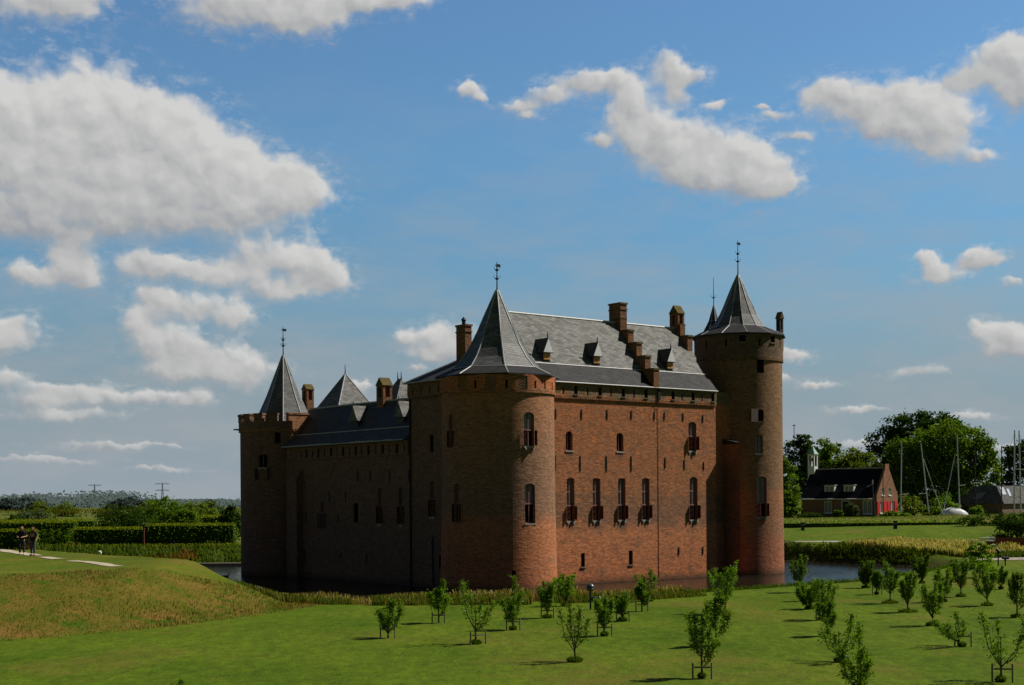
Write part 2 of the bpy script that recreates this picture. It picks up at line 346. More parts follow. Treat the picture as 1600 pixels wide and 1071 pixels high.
az=t.math('ARCTAN2',sp.outputs[0],sp.outputs[1]); el=t.math('ARCSINE',t.math('MAXIMUM',t.math('MINIMUM',sp.outputs[2],1),-1))
cb=t.new('ShaderNodeCombineXYZ'); t.l.new(t.math('MULTIPLY',az,FPX),cb.inputs[0]); t.l.new(t.math('MULTIPLY',el,FPX),cb.inputs[1]); P=cb.outputs[0]
# cloud group
g=bpy.data.node_groups.new('cloud_field','ShaderNodeTree')
g.interface.new_socket('P',in_out='INPUT',socket_type='NodeSocketVector'); g.interface.new_socket('F',in_out='OUTPUT',socket_type='NodeSocketFloat')
q=NT(g); gi=q.new('NodeGroupInput'); go=q.new('NodeGroupOutput'); p0=gi.outputs[0]
wn=q.noise(p0,.012,3,.55,0,1); wv=q.vmath('MULTIPLY',q.vmath('SUBTRACT',wn,(.5,.5,.5)),(42,34,0))
wn2=q.noise(p0,.045,4,.6,0,1); wv2=q.vmath('MULTIPLY',q.vmath('SUBTRACT',wn2,(.5,.5,.5)),(22,18,0))
pp=q.vmath('ADD',q.vmath('ADD',p0,wv),wv2)
Wn=None
for cx,cy,rx,ry in [(c[0],c[1],c[2]*.84,c[3]*.80) if c[1]>370 and c[0]<700 else c for c in CLOUDS]:
    X=(cx-800)/FPX; Yv=(779-.007*(cx-800)-cy)/FPX
    ca=math.atan(X)*FPX; ce=math.atan(Yv/math.sqrt(1+X*X))*FPX
    v=q.vmath('MULTIPLY_ADD',pp,(1/rx,1/ry,0),(-ca/rx,-ce/ry,0))
    wgt=q.math('EXPONENT',q.math('MULTIPLY',q.vmath('DOT_PRODUCT',v,v),-1.6)); yy=q.vmath('DOT_PRODUCT',v,(.35,.94,0))
    Wn=wgt if Wn is None else q.math('ADD',Wn,wgt); Yn=q.math('MULTIPLY',wgt,yy) if Wn is wgt else q.math('MULTIPLY_ADD',wgt,yy,Yn)
cur=q.math('SQRT',q.math('MAXIMUM',q.math('DIVIDE',q.math('LOGARITHM',q.math('MAXIMUM',Wn,1e-6),2.718282),-1.6),0))
n1=q.noise(p0,.020,7,.56); n1=q.math('SUBTRACT',n1,.5)
n2=q.noise(q.mapping(p0,(1,1.3,1),(50,20,0)),.075,5,.6); n2=q.math('SUBTRACT',n2,.5)
def puff(vec,sc):
    n=q.new('ShaderNodeTexVoronoi',feature='SMOOTH_F1'); n.voronoi_dimensions='2D'; q.l.new(vec,n.inputs['Vector']); n.inputs['Scale'].default_value=sc; n.inputs['Smoothness'].default_value=.35
    return q.math('SUBTRACT',.45,n.outputs['Distance'])
v1=puff(pp,.021); v2=puff(pp,.055); v1o=puff(q.vmath('ADD',pp,(9,16,0)),.021); v2o=puff(q.vmath('ADD',pp,(4,7,0)),.055)
puffs=q.math('ADD',q.math('MULTIPLY',v1,.50),q.math('MULTIPLY',v2,.24))
fr=q.math('ADD',q.math('ADD',q.math('MULTIPLY_ADD',cur,-1.18,1.10),puffs),q.math('ADD',q.math('MULTIPLY',n1,.55),q.math('MULTIPLY',n2,.20)))
dirp=q.math('ADD',q.math('MULTIPLY',q.math('SUBTRACT',v1,v1o),.42),q.math('MULTIPLY',q.math('SUBTRACT',v2,v2o),.16))
sh=q.math('ADD',q.math('MULTIPLY',q.math('DIVIDE',Yn,q.math('MAXIMUM',Wn,1e-6)),.62),q.math('ADD',dirp,q.math('MULTIPLY',n1,.35)))
q.l.new(fr,go.inputs[0]); g.interface.new_socket('S',in_out='OUTPUT',socket_type='NodeSocketFloat'); q.l.new(sh,go.inputs[1])
def field(vec):
    n=t.new('ShaderNodeGroup'); n.node_tree=g; t.l.new(vec,n.inputs[0]); return n.outputs[0],n.outputs[1]
f0,sh=field(P)
edge=t.mr(sh,-.4,.3,1.35,.55)
wisp=t.noise(t.mapping(P,(1,1.8,1),(3,60,0),(0,0,.35)),.03,6,.65)
dens=t.math('MAXIMUM',t.mr(f0,-.10,edge,0,1,True),t.math('MULTIPLY',t.mr(f0,-.75,.3,0,.65,True),t.mr(wisp,.47,.72)))
lit=t.math('ADD',.56,sh)
lit=t.math('ADD',lit,t.math('MULTIPLY',t.math('SUBTRACT',1,t.mr(f0,-.1,.7,0,1)),.22),clamp=True)
ccol=t.ramp(lit,[(0,(3.5,3.65,3.9)),(.3,(4.4,4.45,4.5)),(.6,(5.4,5.4,5.35)),(1,(6.8,6.75,6.6))])
# sky itself: physical sky, tinted with height, its zenith darkened to cut fill light
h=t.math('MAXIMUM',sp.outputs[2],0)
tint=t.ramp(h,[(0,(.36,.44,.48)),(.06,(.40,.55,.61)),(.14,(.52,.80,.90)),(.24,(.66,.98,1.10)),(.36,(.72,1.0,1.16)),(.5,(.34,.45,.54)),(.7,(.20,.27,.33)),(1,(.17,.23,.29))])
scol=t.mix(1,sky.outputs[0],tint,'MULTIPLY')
scol=t.mix(t.mr(h,.0,.20,.95,0,True),scol,(3.1,3.8,4.4))
back=t.mr(sp.outputs[1],-.1,.8,.26,1,True)        # sky dimmed away from the view to cut fill on shaded walls
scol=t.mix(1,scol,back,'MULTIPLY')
haze=t.noise(t.mapping(P,(1,3.2,1)),.005,5,.6)
hz_=t.mix(t.math('MULTIPLY',t.mr(haze,.40,.64),t.mr(h,.03,.30,.62,0)),scol,(3.7,4.0,4.3))
ccol=t.mix(t.mr(h,.0,.14,.75,1),t.mix(.5,ccol,(2.9,3.2,3.6)),ccol)
dens=t.math('MULTIPLY',dens,t.math('MULTIPLY',t.mr(t.math('ABSOLUTE',az),.50,.62,1,0),t.mr(el,.50,.60,1,0)))
fin=t.mix(t.math('MULTIPLY',dens,t.mr(h,0,.08,.5,.98)),hz_,ccol)
bg2=t.new('ShaderNodeBackground')
far_=t.noise(t.mapping(gen,(1,1,2.5)),2.2,3,.6)    # loose cloud over the rest of the sky
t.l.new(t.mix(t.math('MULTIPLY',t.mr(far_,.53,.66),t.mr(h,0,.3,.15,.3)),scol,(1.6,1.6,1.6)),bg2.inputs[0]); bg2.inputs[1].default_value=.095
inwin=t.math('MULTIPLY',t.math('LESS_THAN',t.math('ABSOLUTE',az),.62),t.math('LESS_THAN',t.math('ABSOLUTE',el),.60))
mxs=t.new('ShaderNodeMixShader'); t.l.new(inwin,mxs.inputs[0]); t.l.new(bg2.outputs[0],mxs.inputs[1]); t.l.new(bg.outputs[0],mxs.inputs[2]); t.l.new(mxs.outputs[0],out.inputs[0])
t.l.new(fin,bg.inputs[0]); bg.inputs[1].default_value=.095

# ------------------------------------------------------------------ terrain
MOAT=np.array([(-75,113),(-45,105),(-30,99),(-21,88),(-13,77.5),(-7,73.5),(1,73.5),(5,75.5),(8.3,78.0),(13,81.5),(17,85),(21.5,89),(27,97),(32,106),(35,113),(34.2,118.5),(30,124.5),(25.5,130.5),(22,145),(5,156),(-14,148),(-20,131),(-28,128.3),(-50,127),(-75,128)],float)
def sdist(X,Y,poly):
    n=len(poly); d=np.full(X.shape,1e9); ins=np.zeros(X.shape,bool)
    for i in range(n):
        ax,ay=poly[i]; bx,by=poly[(i+1)%n]; ex,ey=bx-ax,by-ay
        tt=np.clip(((X-ax)*ex+(Y-ay)*ey)/(ex*ex+ey*ey),0,1)
        d=np.minimum(d,np.hypot(X-ax-tt*ex,Y-ay-tt*ey))
        c=((ay>Y)!=(by>Y))&(X<(bx-ax)*(Y-ay)/(by-ay+1e-12)+ax); ins^=c
    return np.where(ins,-d,d)
def sst(a,b,x):
    u=np.clip((x-a)/(b-a),0,1); return u*u*(3-2*u)
RAMP=np.array([(-160,-24),(-19.1,52.6),(-14.4,57.8),(-11,65.2),(-8.8,71.5),(-6,76),(-13,80),(-40,112),(-160,125)],float)
def wob(X,Y,s,seed):
    r=np.random.RandomState(seed); z=0
    for k in range(5):
        a,b,ph=r.uniform(-1,1),r.uniform(-1,1),r.uniform(0,6.28); z=z+np.sin((X*a+Y*b)*s*(1+.6*k)+ph)/(1+.5*k)
    return z/3
def height(X,Y):
    X=np.asarray(X,float); Y=np.asarray(Y,float)
    base=.7+.05*wob(X,Y,.25,1)
    base=base+.012*np.maximum(0,X-20)*sst(85,120,Y)
    # far garden beyond the moat on the left, meadow on the right
    base=np.where((X<10)&(Y>124),1.35+0*X,base)
    base=np.where((X>=10)&(Y>108),base+1.75*sst(8,20,X)*np.clip((Y-116)/34,0,1),base)
    dr=sdist(X,Y,RAMP); s=(X+19.1)*.54+(Y-52.6)*.84; run=np.clip(11.5-.33*s,4.2,13)
    base=base+2.02*sst(-.5,run,-dr)*(1+.03*wob(X,Y,.5,4))*np.clip((-X-11.7)/6.0,0,1)
    # low mounds on the right meadow
    base=base+.5*np.exp(-((X-43)/9)**2-((Y-140)/5)**2)+.35*np.exp(-((X-62)/10)**2-((Y-142)/6)**2)
    # dikes
    rd=sst(8,20,X)
    base=base+rd*(sst(152.9,153.6,Y)*.42+sst(153.5,160,Y)*.45-sst(164,172,Y)*.35)
    ld=1-sst(-8,4,X)
    base=base+ld*(2.6*np.exp(-((Y-246-.12*X)/9)**2)+.5*sst(170,235,Y)-.6*sst(250,300,Y))
    base=base+.06*wob(X,Y,.9,3)*sst(95,140,Y)
    dm=sdist(X,Y,MOAT)
    wd=np.where((X<-3)&(Y<125),np.clip(2.4+(-3-X)*.2,2.4,4),1.5)
    wd=np.where((X<10)&(Y>=124),7.5,wd)
    hb=base*np.where(dm>0,.08+.92*sst(0,1,dm/wd),0)
    hb=np.where(dm<=0,-1.4*sst(0,2.2,-dm)+.05,hb)
    return hb
def H(x,y): return float(height(np.array([x]),np.array([y]))[0])
def axis(lo,hi,step,far):
    a=list(np.arange(lo,hi,step)); st=step; v=hi
    while v<far: a.append(v); st*=1.22; v+=st
    a.append(far); st=step; v=lo
    b=[]
    while v>-far: st*=1.22; v-=st; b.append(v)
    return np.array(sorted(set(b))+a)
xs=axis(-72,72,.7,7000); ys=axis(8,172,.7,7000)
XX,YY=np.meshgrid(xs,ys); ZZ=height(XX,YY)
nx,ny=len(xs),len(ys); idx=np.arange(nx*ny).reshape(ny,nx)
F=np.stack([idx[:-1,:-1],idx[:-1,1:],idx[1:,1:],idx[1:,:-1]],-1).reshape(-1,4)
gm=fast_mesh('ground',np.stack([XX,YY,ZZ],-1).reshape(-1,3),F)
gm.polygons.foreach_set('use_smooth',[True]*len(gm.polygons))
dr=-sdist(XX,YY,RAMP); dm=sdist(XX,YY,MOAT); s_=(XX+19.1)*.54+(YY-52.6)*.84; run=np.clip(11.5-.33*s_,4.2,13)
dry=sst(-.2,1.2,dr)*(1-.75*sst(run*.85,run*1.15,dr)); bank=1-sst(.1,1.3,dm)
far=np.maximum(sst(126,140,YY)*(XX<10),0); far2=sst(150,153,YY)*(XX>=10)
ca=gm.color_attributes.new('zone','FLOAT_COLOR','POINT')
ca.data.foreach_set('color',np.stack([dry,bank,np.clip(far,0,1),np.clip(far2,0,1)],-1).reshape(-1).astype(np.float32))
def ground_mat():
    m,t=mat('grass_ground'); p=t.new('ShaderNodeTexCoord').outputs['Object']
    a=t.new('ShaderNodeAttribute',attribute_name='zone'); sx=t.new('ShaderNodeSeparateColor'); t.l.new(a.outputs['Color'],sx.inputs[0])
    n1=t.noise(t.mapping(p,(1,.55,1)),.22,6,.62); n2=t.noise(t.mapping(p,(1,.4,1),(9,4,0)),.9,5,.65); n3=t.noise(p,7,4,.75); n4=t.noise(t.mapping(p,(1,.35,1)),.07,4,.6,.5)
    n5=t.noise(t.mapping(p,(1.0,.12,1),(2,8,0)),1.6,4,.6)
    lawn=t.mix(t.mr(n1,.36,.64),(.060,.107,.003),(.100,.147,.007))
    lawn=t.mix(t.math('MULTIPLY',t.mr(n2,.5,.72),.5),lawn,(.10,.14,.009))
    lawn=t.mix(t.math('MULTIPLY',t.mr(n4,.53,.66),.6),lawn,(.12,.125,.015))
    lawn=t.mix(t.math('MULTIPLY',t.mr(n5,.55,.75),.35),lawn,(.045,.085,.004))
    dryc=t.mix(t.mr(n2,.35,.6),(.07,.085,.006),(.15,.11,.018)); dryc=t.mix(t.mr(n1,.52,.66),dryc,(.22,.12,.032)); dryc=t.mix(t.mr(t.noise(p,.55,4,.6),.55,.65),dryc,(.06,.105,.006))
    n6=t.noise(t.mapping(p,(1,.45,1),(5,1,0)),2.6,5,.7); lawn=t.mix(1,lawn,t.mr(n6,.28,.72,.66,1.34),'MULTIPLY'); lawn=t.mix(t.math('MULTIPLY',t.mr(t.noise(t.mapping(p,(.5,.4,1),(8,8,0)),.30,6,.68),.52,.66),.65),lawn,(.15,.12,.022))
    col=t.mix(t.math('MULTIPLY',sx.outputs[0],t.mr(n2,.25,.5,.65,1)),lawn,dryc)
    farc=t.mix(t.mr(n1,.4,.6),(.08,.11,.015),(.14,.15,.025)); farc=t.mix(t.mr(t.noise(t.mapping(p,(.15,1,1)),.05,4),.45,.6),farc,(.085,.105,.022))
    col=t.mix(sx.outputs[2],col,farc)
    col=t.mix(a.outputs['Alpha'],col,t.mix(t.mr(n2,.4,.62),(.085,.125,.012),(.16,.155,.03)))
    col=t.mix(sx.outputs[1],col,t.mix(n2,(.035,.03,.015),(.06,.06,.02)))
    col=t.mix(1,col,t.mr(n3,.25,.75,.62,1.38),'MULTIPLY')
    t.set(t.bsdf.inputs['Base Color'],col); t.bsdf.inputs['Roughness'].default_value=1; t.bsdf.inputs['Specular IOR Level'].default_value=.08
    bump(t,t.math('ADD',t.math('MULTIPLY',n3,1.0),t.math('MULTIPLY',n2,1.2)),.7,.10); return m
gm.materials.append(ground_mat()); go_=bpy.data.objects.new('ground',gm); COL.objects.link(go_); tag(go_,kind='structure')
def water_mat():
    m,t=mat('moat_water'); p=t.new('ShaderNodeTexCoord').outputs['Object']
    n1=t.noise(t.mapping(p,(.7,1.3,1)),2.2,4,.6,.6); n2=t.noise(p,9,3,.6); n3=t.noise(p,.12,3)
    t.set(t.bsdf.inputs['Base Color'],t.mix(n3,(.012,.013,.010),(.022,.020,.013)))
    t.set(t.bsdf.inputs['Roughness'],t.mr(n3,.35,.65,.06,.16)); t.bsdf.inputs['IOR'].default_value=1.33; t.bsdf.inputs['Specular IOR Level'].default_value=.5
    bump(t,t.math('ADD',n1,t.math('MULTIPLY',n2,.3)),.55,.06); return m
wm=MB(); wm.add([(-85,60,0),(60,60,0),(60,165,0),(-85,165,0)],[(0,1,2,3)]); wo=wm.obj('water',water_mat(),uv=None); tag(wo,kind='structure')
# harbour water behind the dike on the right is hidden by it; paths:
def strip(name,pts,wid,m,lift=.03):
    V=[];Fq=[]
    for i,(x,y) in enumerate(pts):
        a=Vector(pts[max(0,i-1)]); b=Vector(pts[min(len(pts)-1,i+1)]); d=(b-a).normalized(); n=Vector((-d.y,d.x))
        for sgn in(-1,-.33,.33,1):
            px,py=x+n.x*wid/2*sgn,y+n.y*wid/2*sgn; V.append((px,py,H(px,py)+lift))
    for i in range(len(pts)-1):
        for k in range(3): Fq.append((i*4+k,i*4+k+1,i*4+5+k,i*4+4+k))
    me=fast_mesh(name,V,Fq); o=link(name,me,m); return tag(o,kind='structure')
def interp(pts,step=.5):
    r=[]
    for (x0,y0),(x1,y1) in zip(pts,pts[1:]):
        n=max(1,int(math.hypot(x1-x0,y1-y0)/step)); r+=[(x0+(x1-x0)*i/n,y0+(y1-y0)*i/n) for i in range(n)]
    return r+[pts[-1]]

# ------------------------------------------------------------------ the castle (local axes: x along the sunlit front, y along the shaded side)
TH=math.atan2(.622,.783); CX,CY=-2.79,91.27
castle=empty('castle',(CX,CY,0),TH,'large red brick castle with slate roofs and round corner towers standing in its moat','castle')
VERT=(9.9-90)*PI/180-TH        # bearing of the roof hips that face the viewer's side, in castle axes
def place(kind,*a):
    """frame of an opening: x along the wall, y into the wall, z up"""
    if kind=='y': x,y0=a; return Matrix.Translation((x,y0,0))
    if kind=='x':
        x0,y=a; return Matrix(((0,1,0,x0),(-1,0,0,y),(0,0,1,0),(0,0,0,1)))
    cx,cy,r,deg=a; c,s=math.cos(rad(deg)),math.sin(rad(deg))
    return Matrix(((-s,-c,0,cx+r*c),(c,-s,0,cy+r*s),(0,0,1,0),(0,0,0,1)))
def arch(w,z0,z1,rise,n=8):
    h=w/2
    if rise<=0: return [(-h,z0),(h,z0),(h,z1),(-h,z1)]
    R=(h*h+rise*rise)/(2*rise); cz=z1-R; a=math.asin(min(1,h/R)); 
    return [(-h,z0),(h,z0)]+[(R*math.sin(a-2*a*i/n),cz+R*math.cos(a-2*a*i/n)) for i in range(n+1)]
def hole(mb,Mx,w,z0,z1,rise=0,depth=.36,out=.5): mb.prism_y(arch(w,z0,z1,rise),-out,depth,0,Mx)
def window(Mx,w,z0,z1,rise=.12,zt=None,zs=None,shut=None,open_deg=(60,93),sill=True,mull=True,surround=True,darkpane=False):
    """a window: wooden frame (the part), with pane, shutters and sill as its pieces"""
    h=w/2; fr=MB(); d=.15; b=.055
    fr.box(-h,-h+b,d,d+.08,z0,z1-rise,0,Mx); fr.box(h-b,h,d,d+.08,z0,z1-rise,0,Mx); fr.box(-h+b,h-b,d,d+.08,z0,z0+b,0,Mx)
    if zs: fr.box(-h+b,h-b,d-.03,d+.07,zs-.05,zs+.05,0,Mx)
    if zt: fr.box(-h+b,h-b,d-.02,d+.06,zt-.04,zt+.04,0,Mx)
    if mull:
        fr.box(-.025,.025,d-.005,d+.05,z0+b,(z1-.04),0,Mx)
    o=fr.obj('window',M['frame'],castle)
    pane=MB(); zz=zs if zs else z0
    pane.prism_y(arch(w-.02,zz,z1-.01,rise),d+.10,d+.12,0,Mx); pane.obj('pane',M['void'] if darkpane or (shut and not zs) else M['glass'],o)
    if zs:
        lo=MB(); lo.box(-h+.01,h-.01,d+.10,d+.12,z0+.01,zs-.01,0,Mx); lo.obj('unlit_opening_sheet',M['void'],o)  # black sheet painting the shade of the open lower half
    if shut:
        s0,s1=shut; sw=h-.01
        for sg,dg in ((-1,open_deg[0]),(1,open_deg[1])):
            s=MB(); sw=(h-.01)*.66; s.box(0,sw,-.035,0,s0,s1,0); 
            for zz2 in (s0+.16,s1-.16): s.box(.02,sw-.02,0,.018,zz2-.05,zz2+.05,1)
            if sg>0:
                R=Matrix.Translation((h,-.012,0))@Matrix.Rotation(rad(180-dg)+PI*0,4,'Z').inverted()
                R=Matrix.Translation((h,-.012,0))@Matrix.Rotation(rad(dg),4,'Z')@Matrix.Scale(-1,4,(1,0,0))
            else: R=Matrix.Translation((-h,-.012,0))@Matrix.Rotation(-rad(dg),4,'Z')
            s2=MB(); 
            for v,f,mi in [(s.v,s.f,s.m)]:
                s2.v=[tuple(Mx@R@Vector(p)) for p in v]; s2.f=f; s2.m=mi[:]
            # the outer face of the leaf carries the painted stripes
            s2.m[2]=2
            s2.obj('shutter',[M['shutter_red'],M['shutter_red'],M['stripe']],o)
    if sill:
        s=MB(); s.box(-h-.05,h+.05,-.05,.2,z0-.10,z0-.002,0,Mx)
        if shut: s.box(-h+.04,-h+.15,-.07,.02,z0-.22,z0-.102,0,Mx); s.box(h-.15,h-.04,-.07,.02,z0-.22,z0-.102,0,Mx)
        s.obj('sill',M['sill'],o)
    return o
def dark_hole(Mx,w,z0,z1,rise=0,d=.10,name='loophole',sill=False):
    p=MB(); p.prism_y(arch(w-.01,z0+.005,z1-.005,rise),d,d+.02,0,Mx); o=p.obj(name,M['void'],castle)  # near-black sheet set in the recess, its shade put into the colour
    if sill:
        s=MB(); s.box(-w/2-.05,w/2+.05,-.07,.2,z0-.08,z0-.002,0,Mx); s.obj('sill',M['sillgrey'],o)
    return o
def surround(Mx,w,z0,z1,rise,t_=.11,curve=None):
    pass
def anchor(Mx,z0,z1):
    a=MB(); a.box(-.026,.026,-.05,-.004,z0,z1,0,Mx); a.box(-.04,.04,-.06,-.004,(z0+z1)/2-.04,(z0+z1)/2+.04,0,Mx); a.obj('wall_anchor',M['iron'],castle)
def finial(x,y,z0,z1,parent,balls=(.35,.6),vane=True,r=.045):
    f=MB(); f.tube([(x,y,z0-.3),(x,y,z0+.2),(x,y,z1)],[r*2.2,r,r*.45],8)
    L=z1-z0
    for i,b in enumerate(balls):
        zz=z0+L*b; f.lathe([(.01,zz-.10),(r*2.6,zz-.03),(r*2.6,zz+.03),(.01,zz+.10)],10,x,y)
        for k in range(4):
            t_=PI/4+k*PI/2; c,s=math.cos(t_),math.sin(t_); e=.24-.05*i
            f.tube([(x,y,zz-.02),(x+c*e*.6,y+s*e*.6,zz+.05),(x+c*e,y+s*e,zz+.16),(x+c*e*.8,y+s*e*.8,zz+.22)],[.02,.02,.018,.012],5)
    if vane:
        f.box(x-.04,x+.30,y-.012,y+.012,z1-.34,z1-.14); f.box(x-.16,x-.04,y-.012,y+.012,z1-.27,z1-.21)
    return f.obj('finial',M['iron'],parent)
def dentils(mb,kind,a0,a1,n,z,**k):
    for i in range(n):
        tq=a0+(a1-a0)*(i+.5)/n
        Mx=place('y',tq,0) if kind=='y' else place('x',0,tq) if kind=='x' else place('c',k['cx'],k['cy'],k['r'],tq)
        mb.box(-.062,.062,-.115,.02,z-.16,z+.01,0,Mx)
WZ=-1.5
# --- openings
front=[('arched',8.63,.62,9.27,10.6),('arched',13.39,.66,9.27,10.6)]
tall=[(8.73,.70,4.42,7.38),(11.13,.72,4.42,7.38),(13.53,.72,4.42,7.38),(15.89,.74,4.40,7.39)]
low=[(9.82,.36,1.21,2.17),(14.36,.38,1.2,2.2)]
fr_slit=[8.03,10.25,12.45,14.68,19.53,21.65]; fr_wide=[7.09,9.17,11.42,13.65,15.87,18.6,20.69,22.79]
HX1=23.2; HY1=6.75
# hall walls
c=MB()
for _,x,ww,z0,z1 in front: hole(c,place('y',x,0),ww,z0,z1,.22)
for x,ww,z0,z1 in tall: hole(c,place('y',x,0),ww,z0,z1,.08)
hole(c,place('y',20.7,0),.83,9.43,11.58,.16); hole(c,place('y',20.79,0),.83,4.33,7.49,.16)
for x,ww,z0,z1 in low: hole(c,place('y',x,0),ww,z0,z1)
side_open=[(4.2,.42,9.15,10.32,0),(4.15,.46,4.79,7.2,.08),(3.33,.34,1.37,2.22,0)]
for y,ww,z0,z1,r_ in side_open: hole(c,place('x',0,y),ww,z0,z1,r_)
b_=MB(); b_.box(0,HX1,0,HY1,WZ,13.0)
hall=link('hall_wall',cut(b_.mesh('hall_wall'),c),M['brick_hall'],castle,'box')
# the shaded side gets a darker brown brick, shade put into its colour
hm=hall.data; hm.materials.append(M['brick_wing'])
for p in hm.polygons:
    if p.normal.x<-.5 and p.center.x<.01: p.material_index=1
for _,x,ww,z0,z1 in front:
    window(place('y',x,0),ww,z0,z1,.22,mull=True,sill=True,darkpane=True)
for x,ww,z0,z1 in tall: window(place('y',x,0),ww,z0,z1,.08,6.42,5.46,(4.5,5.44))
window(place('y',20.7,0),.83,9.43,11.58,.16,None,10.5,(9.5,10.48)); window(place('y',20.79,0),.83,4.33,7.49,.16,6.45,5.42,(4.42,5.4))
for x,ww,z0,z1 in low: dark_hole(place('y',x,0),ww,z0,z1,sill=True)
dark_hole(place('x',0,4.2),.42,9.15,10.32); window(place('x',0,4.15),.46,4.79,7.2,.08,None,5.95,(4.85,5.93),(120,100)); dark_hole(place('x',0,3.33),.34,1.37,2.22)
for x,z0,z1 in [(7.42,11.4,12.1),(9.77,11.45,12.14),(12.16,11.5,12.19),(14.5,11.56,12.22),(16.78,11.6,12.24),(17.8,11.62,12.22),(19.72,11.6,12.19),(21.81,11.56,12.16),(7.34,7.85,8.9),(9.62,7.85,8.92),(12.07,7.85,8.95),(14.46,7.86,8.96),(17.84,8.1,8.9),(19.82,8.04,8.79),(21.87,8.0,8.65),(19.19,1.73,2.34),(21.72,1.72,2.32)]:
    anchor(place('y',x,0),z0,z1)
# frieze under the eaves
c=MB()
for x in fr_slit: hole(c,place('y',x,-.12),.14,13.12,13.66,0,.4)
for x in fr_wide: hole(c,place('y',x,-.12),.34,13.16,13.74,0,.22)
for y in (6.2,5.2,4.2,3.2,2.2): hole(c,place('x',-.12,y),.16,13.12,13.66,0,.4)
b_=MB(); b_.box(-.12,HX1,-.12,HY1+.12,13.003,13.95)
fz=link('frieze',cut(b_.mesh('frieze'),c),[M['brick_hall'],M['brick_wing']],castle,'box')
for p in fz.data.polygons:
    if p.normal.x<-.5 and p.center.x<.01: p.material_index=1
for x in fr_slit: dark_hole(place('y',x,-.12),.14,13.12,13.66)
for x in fr_wide:
    o=dark_hole(place('y',x+.1,-.12),.13,13.16,13.74,d=.10,sill=False)
    s=MB(); s.box(-.22,.22,-.06,.05,13.10,13.157,0,place('y',x,-.12)); s.obj('sill',M['sillgrey'],o)
for y in (6.2,5.2,4.2,3.2,2.2): dark_hole(place('x',-.12,y),.16,13.12,13.66)
d_=MB(); dentils(d_,'y',6.9,HX1,90,13.0); d_.obj('dentil_course',M['brick_hall'],castle)
d_=MB(); dentils(d_,'x',.6,HY1,34,13.0); d_.obj('dentil_course',M['brick_wing'],castle)
# recessed link and garderobe shaft beside the keep tower
b_=MB(); b_.box(HX1-.01,26.5,.6,6.0,WZ,13.97); b_.obj('link_wall',M['brick_hall'],castle)
sf=[(24.62,-1.08),(25.55,.15),(26.3,1.5),(24.62,1.5)]
b_=MB(); b_.prism(sf,WZ,10.0); b_.obj('garderobe_shaft',M['brick_far'],castle)
b_=MB(); b_.add([(24.60,-1.11,10.003),(25.55,.12,10.003),(25.8,.59,10.003),(24.60,.59,10.003),(24.60,-1.11,10.06),(25.55,.12,10.3),(25.8,.59,10.4),(24.60,.59,10.4)],[(4,5,6,7),(3,2,1,0),(0,1,5,4),(1,2,6,5),(2,3,7,6),(3,0,4,7)])
b_.obj('shaft_coping',M['skirt'],castle)
pp_=MB(); pp_.tube([(17.12,-.16,13.3),(17.12,-.15,12.75),(17.12,-.03,12.5),(17.12,-.02,.2)],.015,8); pp_.box(17.0,17.24,-.22,-.125,13.1,13.86); pp_.obj('drainpipe',M['iron'],castle)
pp_=MB(); pp_.tube([(23.32,.5,13.7),(23.32,.5,.2)],.06,8); pp_.obj('drainpipe',M['iron'],castle)
pp_=MB(); pp_.tube([(-.07,6.66,13.4),(-.07,6.66,0)],.06,8); pp_.obj('drainpipe',M['iron'],castle)
pp_=MB(); pp_.tube([(-.06,4.1,3.5),(-.06,4.05,.2)],.045,8); pp_.obj('drainpipe',M['iron'],castle)
# --- hall roof
def roof_rings(x0,x1,y0,y1,zf,k,zk,rx0,rx1,ry,zr,kx0=None,kx1=None):
    A=[(x0,y0,zf),(x1,y0,zf),(x1,y1,zf),(x0,y1,zf)]
    xa=x0+k if kx0 is None else kx0; xb=x1-k if kx1 is None else kx1
    B=[(xa,y0+k,zk),(xb,y0+k,zk),(xb,y1-k,zk),(xa,y1-k,zk)]; R=[(rx0,ry,zr),(rx1,ry,zr)]
    return A,B,R
RX=HX1-.02; e0,e1=-.25,7.05; zf,zk,zr,zm=13.97,15.27,19.02,16.2
A=[(-.34,e0,zf),(RX,e0,zf),(RX,e1,zf),(-.34,e1,zf)]; B=[(2.43,.94,zk),(RX,.94,zk),(RX,5.86,zk),(2.43,5.86,zk)]
K=[(4.4,1.625,zm),(4.4,5.324,zm)]; R=[(5.6,3.7,zr),(RX,3.7,zr)]
b_=MB(); b_.add(A+B+[(p[0],p[1],13.89) for p in A]+K,[(0,1,5,4),(1,2,6,5),(2,3,7,6),(3,0,4,12,13,7),(8,9,1,0),(9,10,2,1),(10,11,3,2),(11,8,0,3),(11,10,9,8)])
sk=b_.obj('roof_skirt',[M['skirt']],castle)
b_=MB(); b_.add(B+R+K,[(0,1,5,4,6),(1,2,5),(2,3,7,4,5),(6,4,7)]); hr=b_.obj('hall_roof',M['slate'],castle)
f_=MB()
f_.tube([B[0],B[1]],.05,6); f_.tube([R[0],R[1]],.08,6); f_.tube([A[0],B[0],K[0],R[0]],.05,6); f_.tube([A[3],B[3],K[1],R[0]],.05,6)
f_.tube([(A[0][0],A[0][1]-.03,13.93),(A[1][0],A[1][1]-.03,13.93)],.05,6); f_.tube([(A[0][0]-.03,A[0][1],13.93),(A[3][0]-.03,A[3][1],13.93)],.05,6)
f_.obj('lead_flashing',M['lead'],hr)
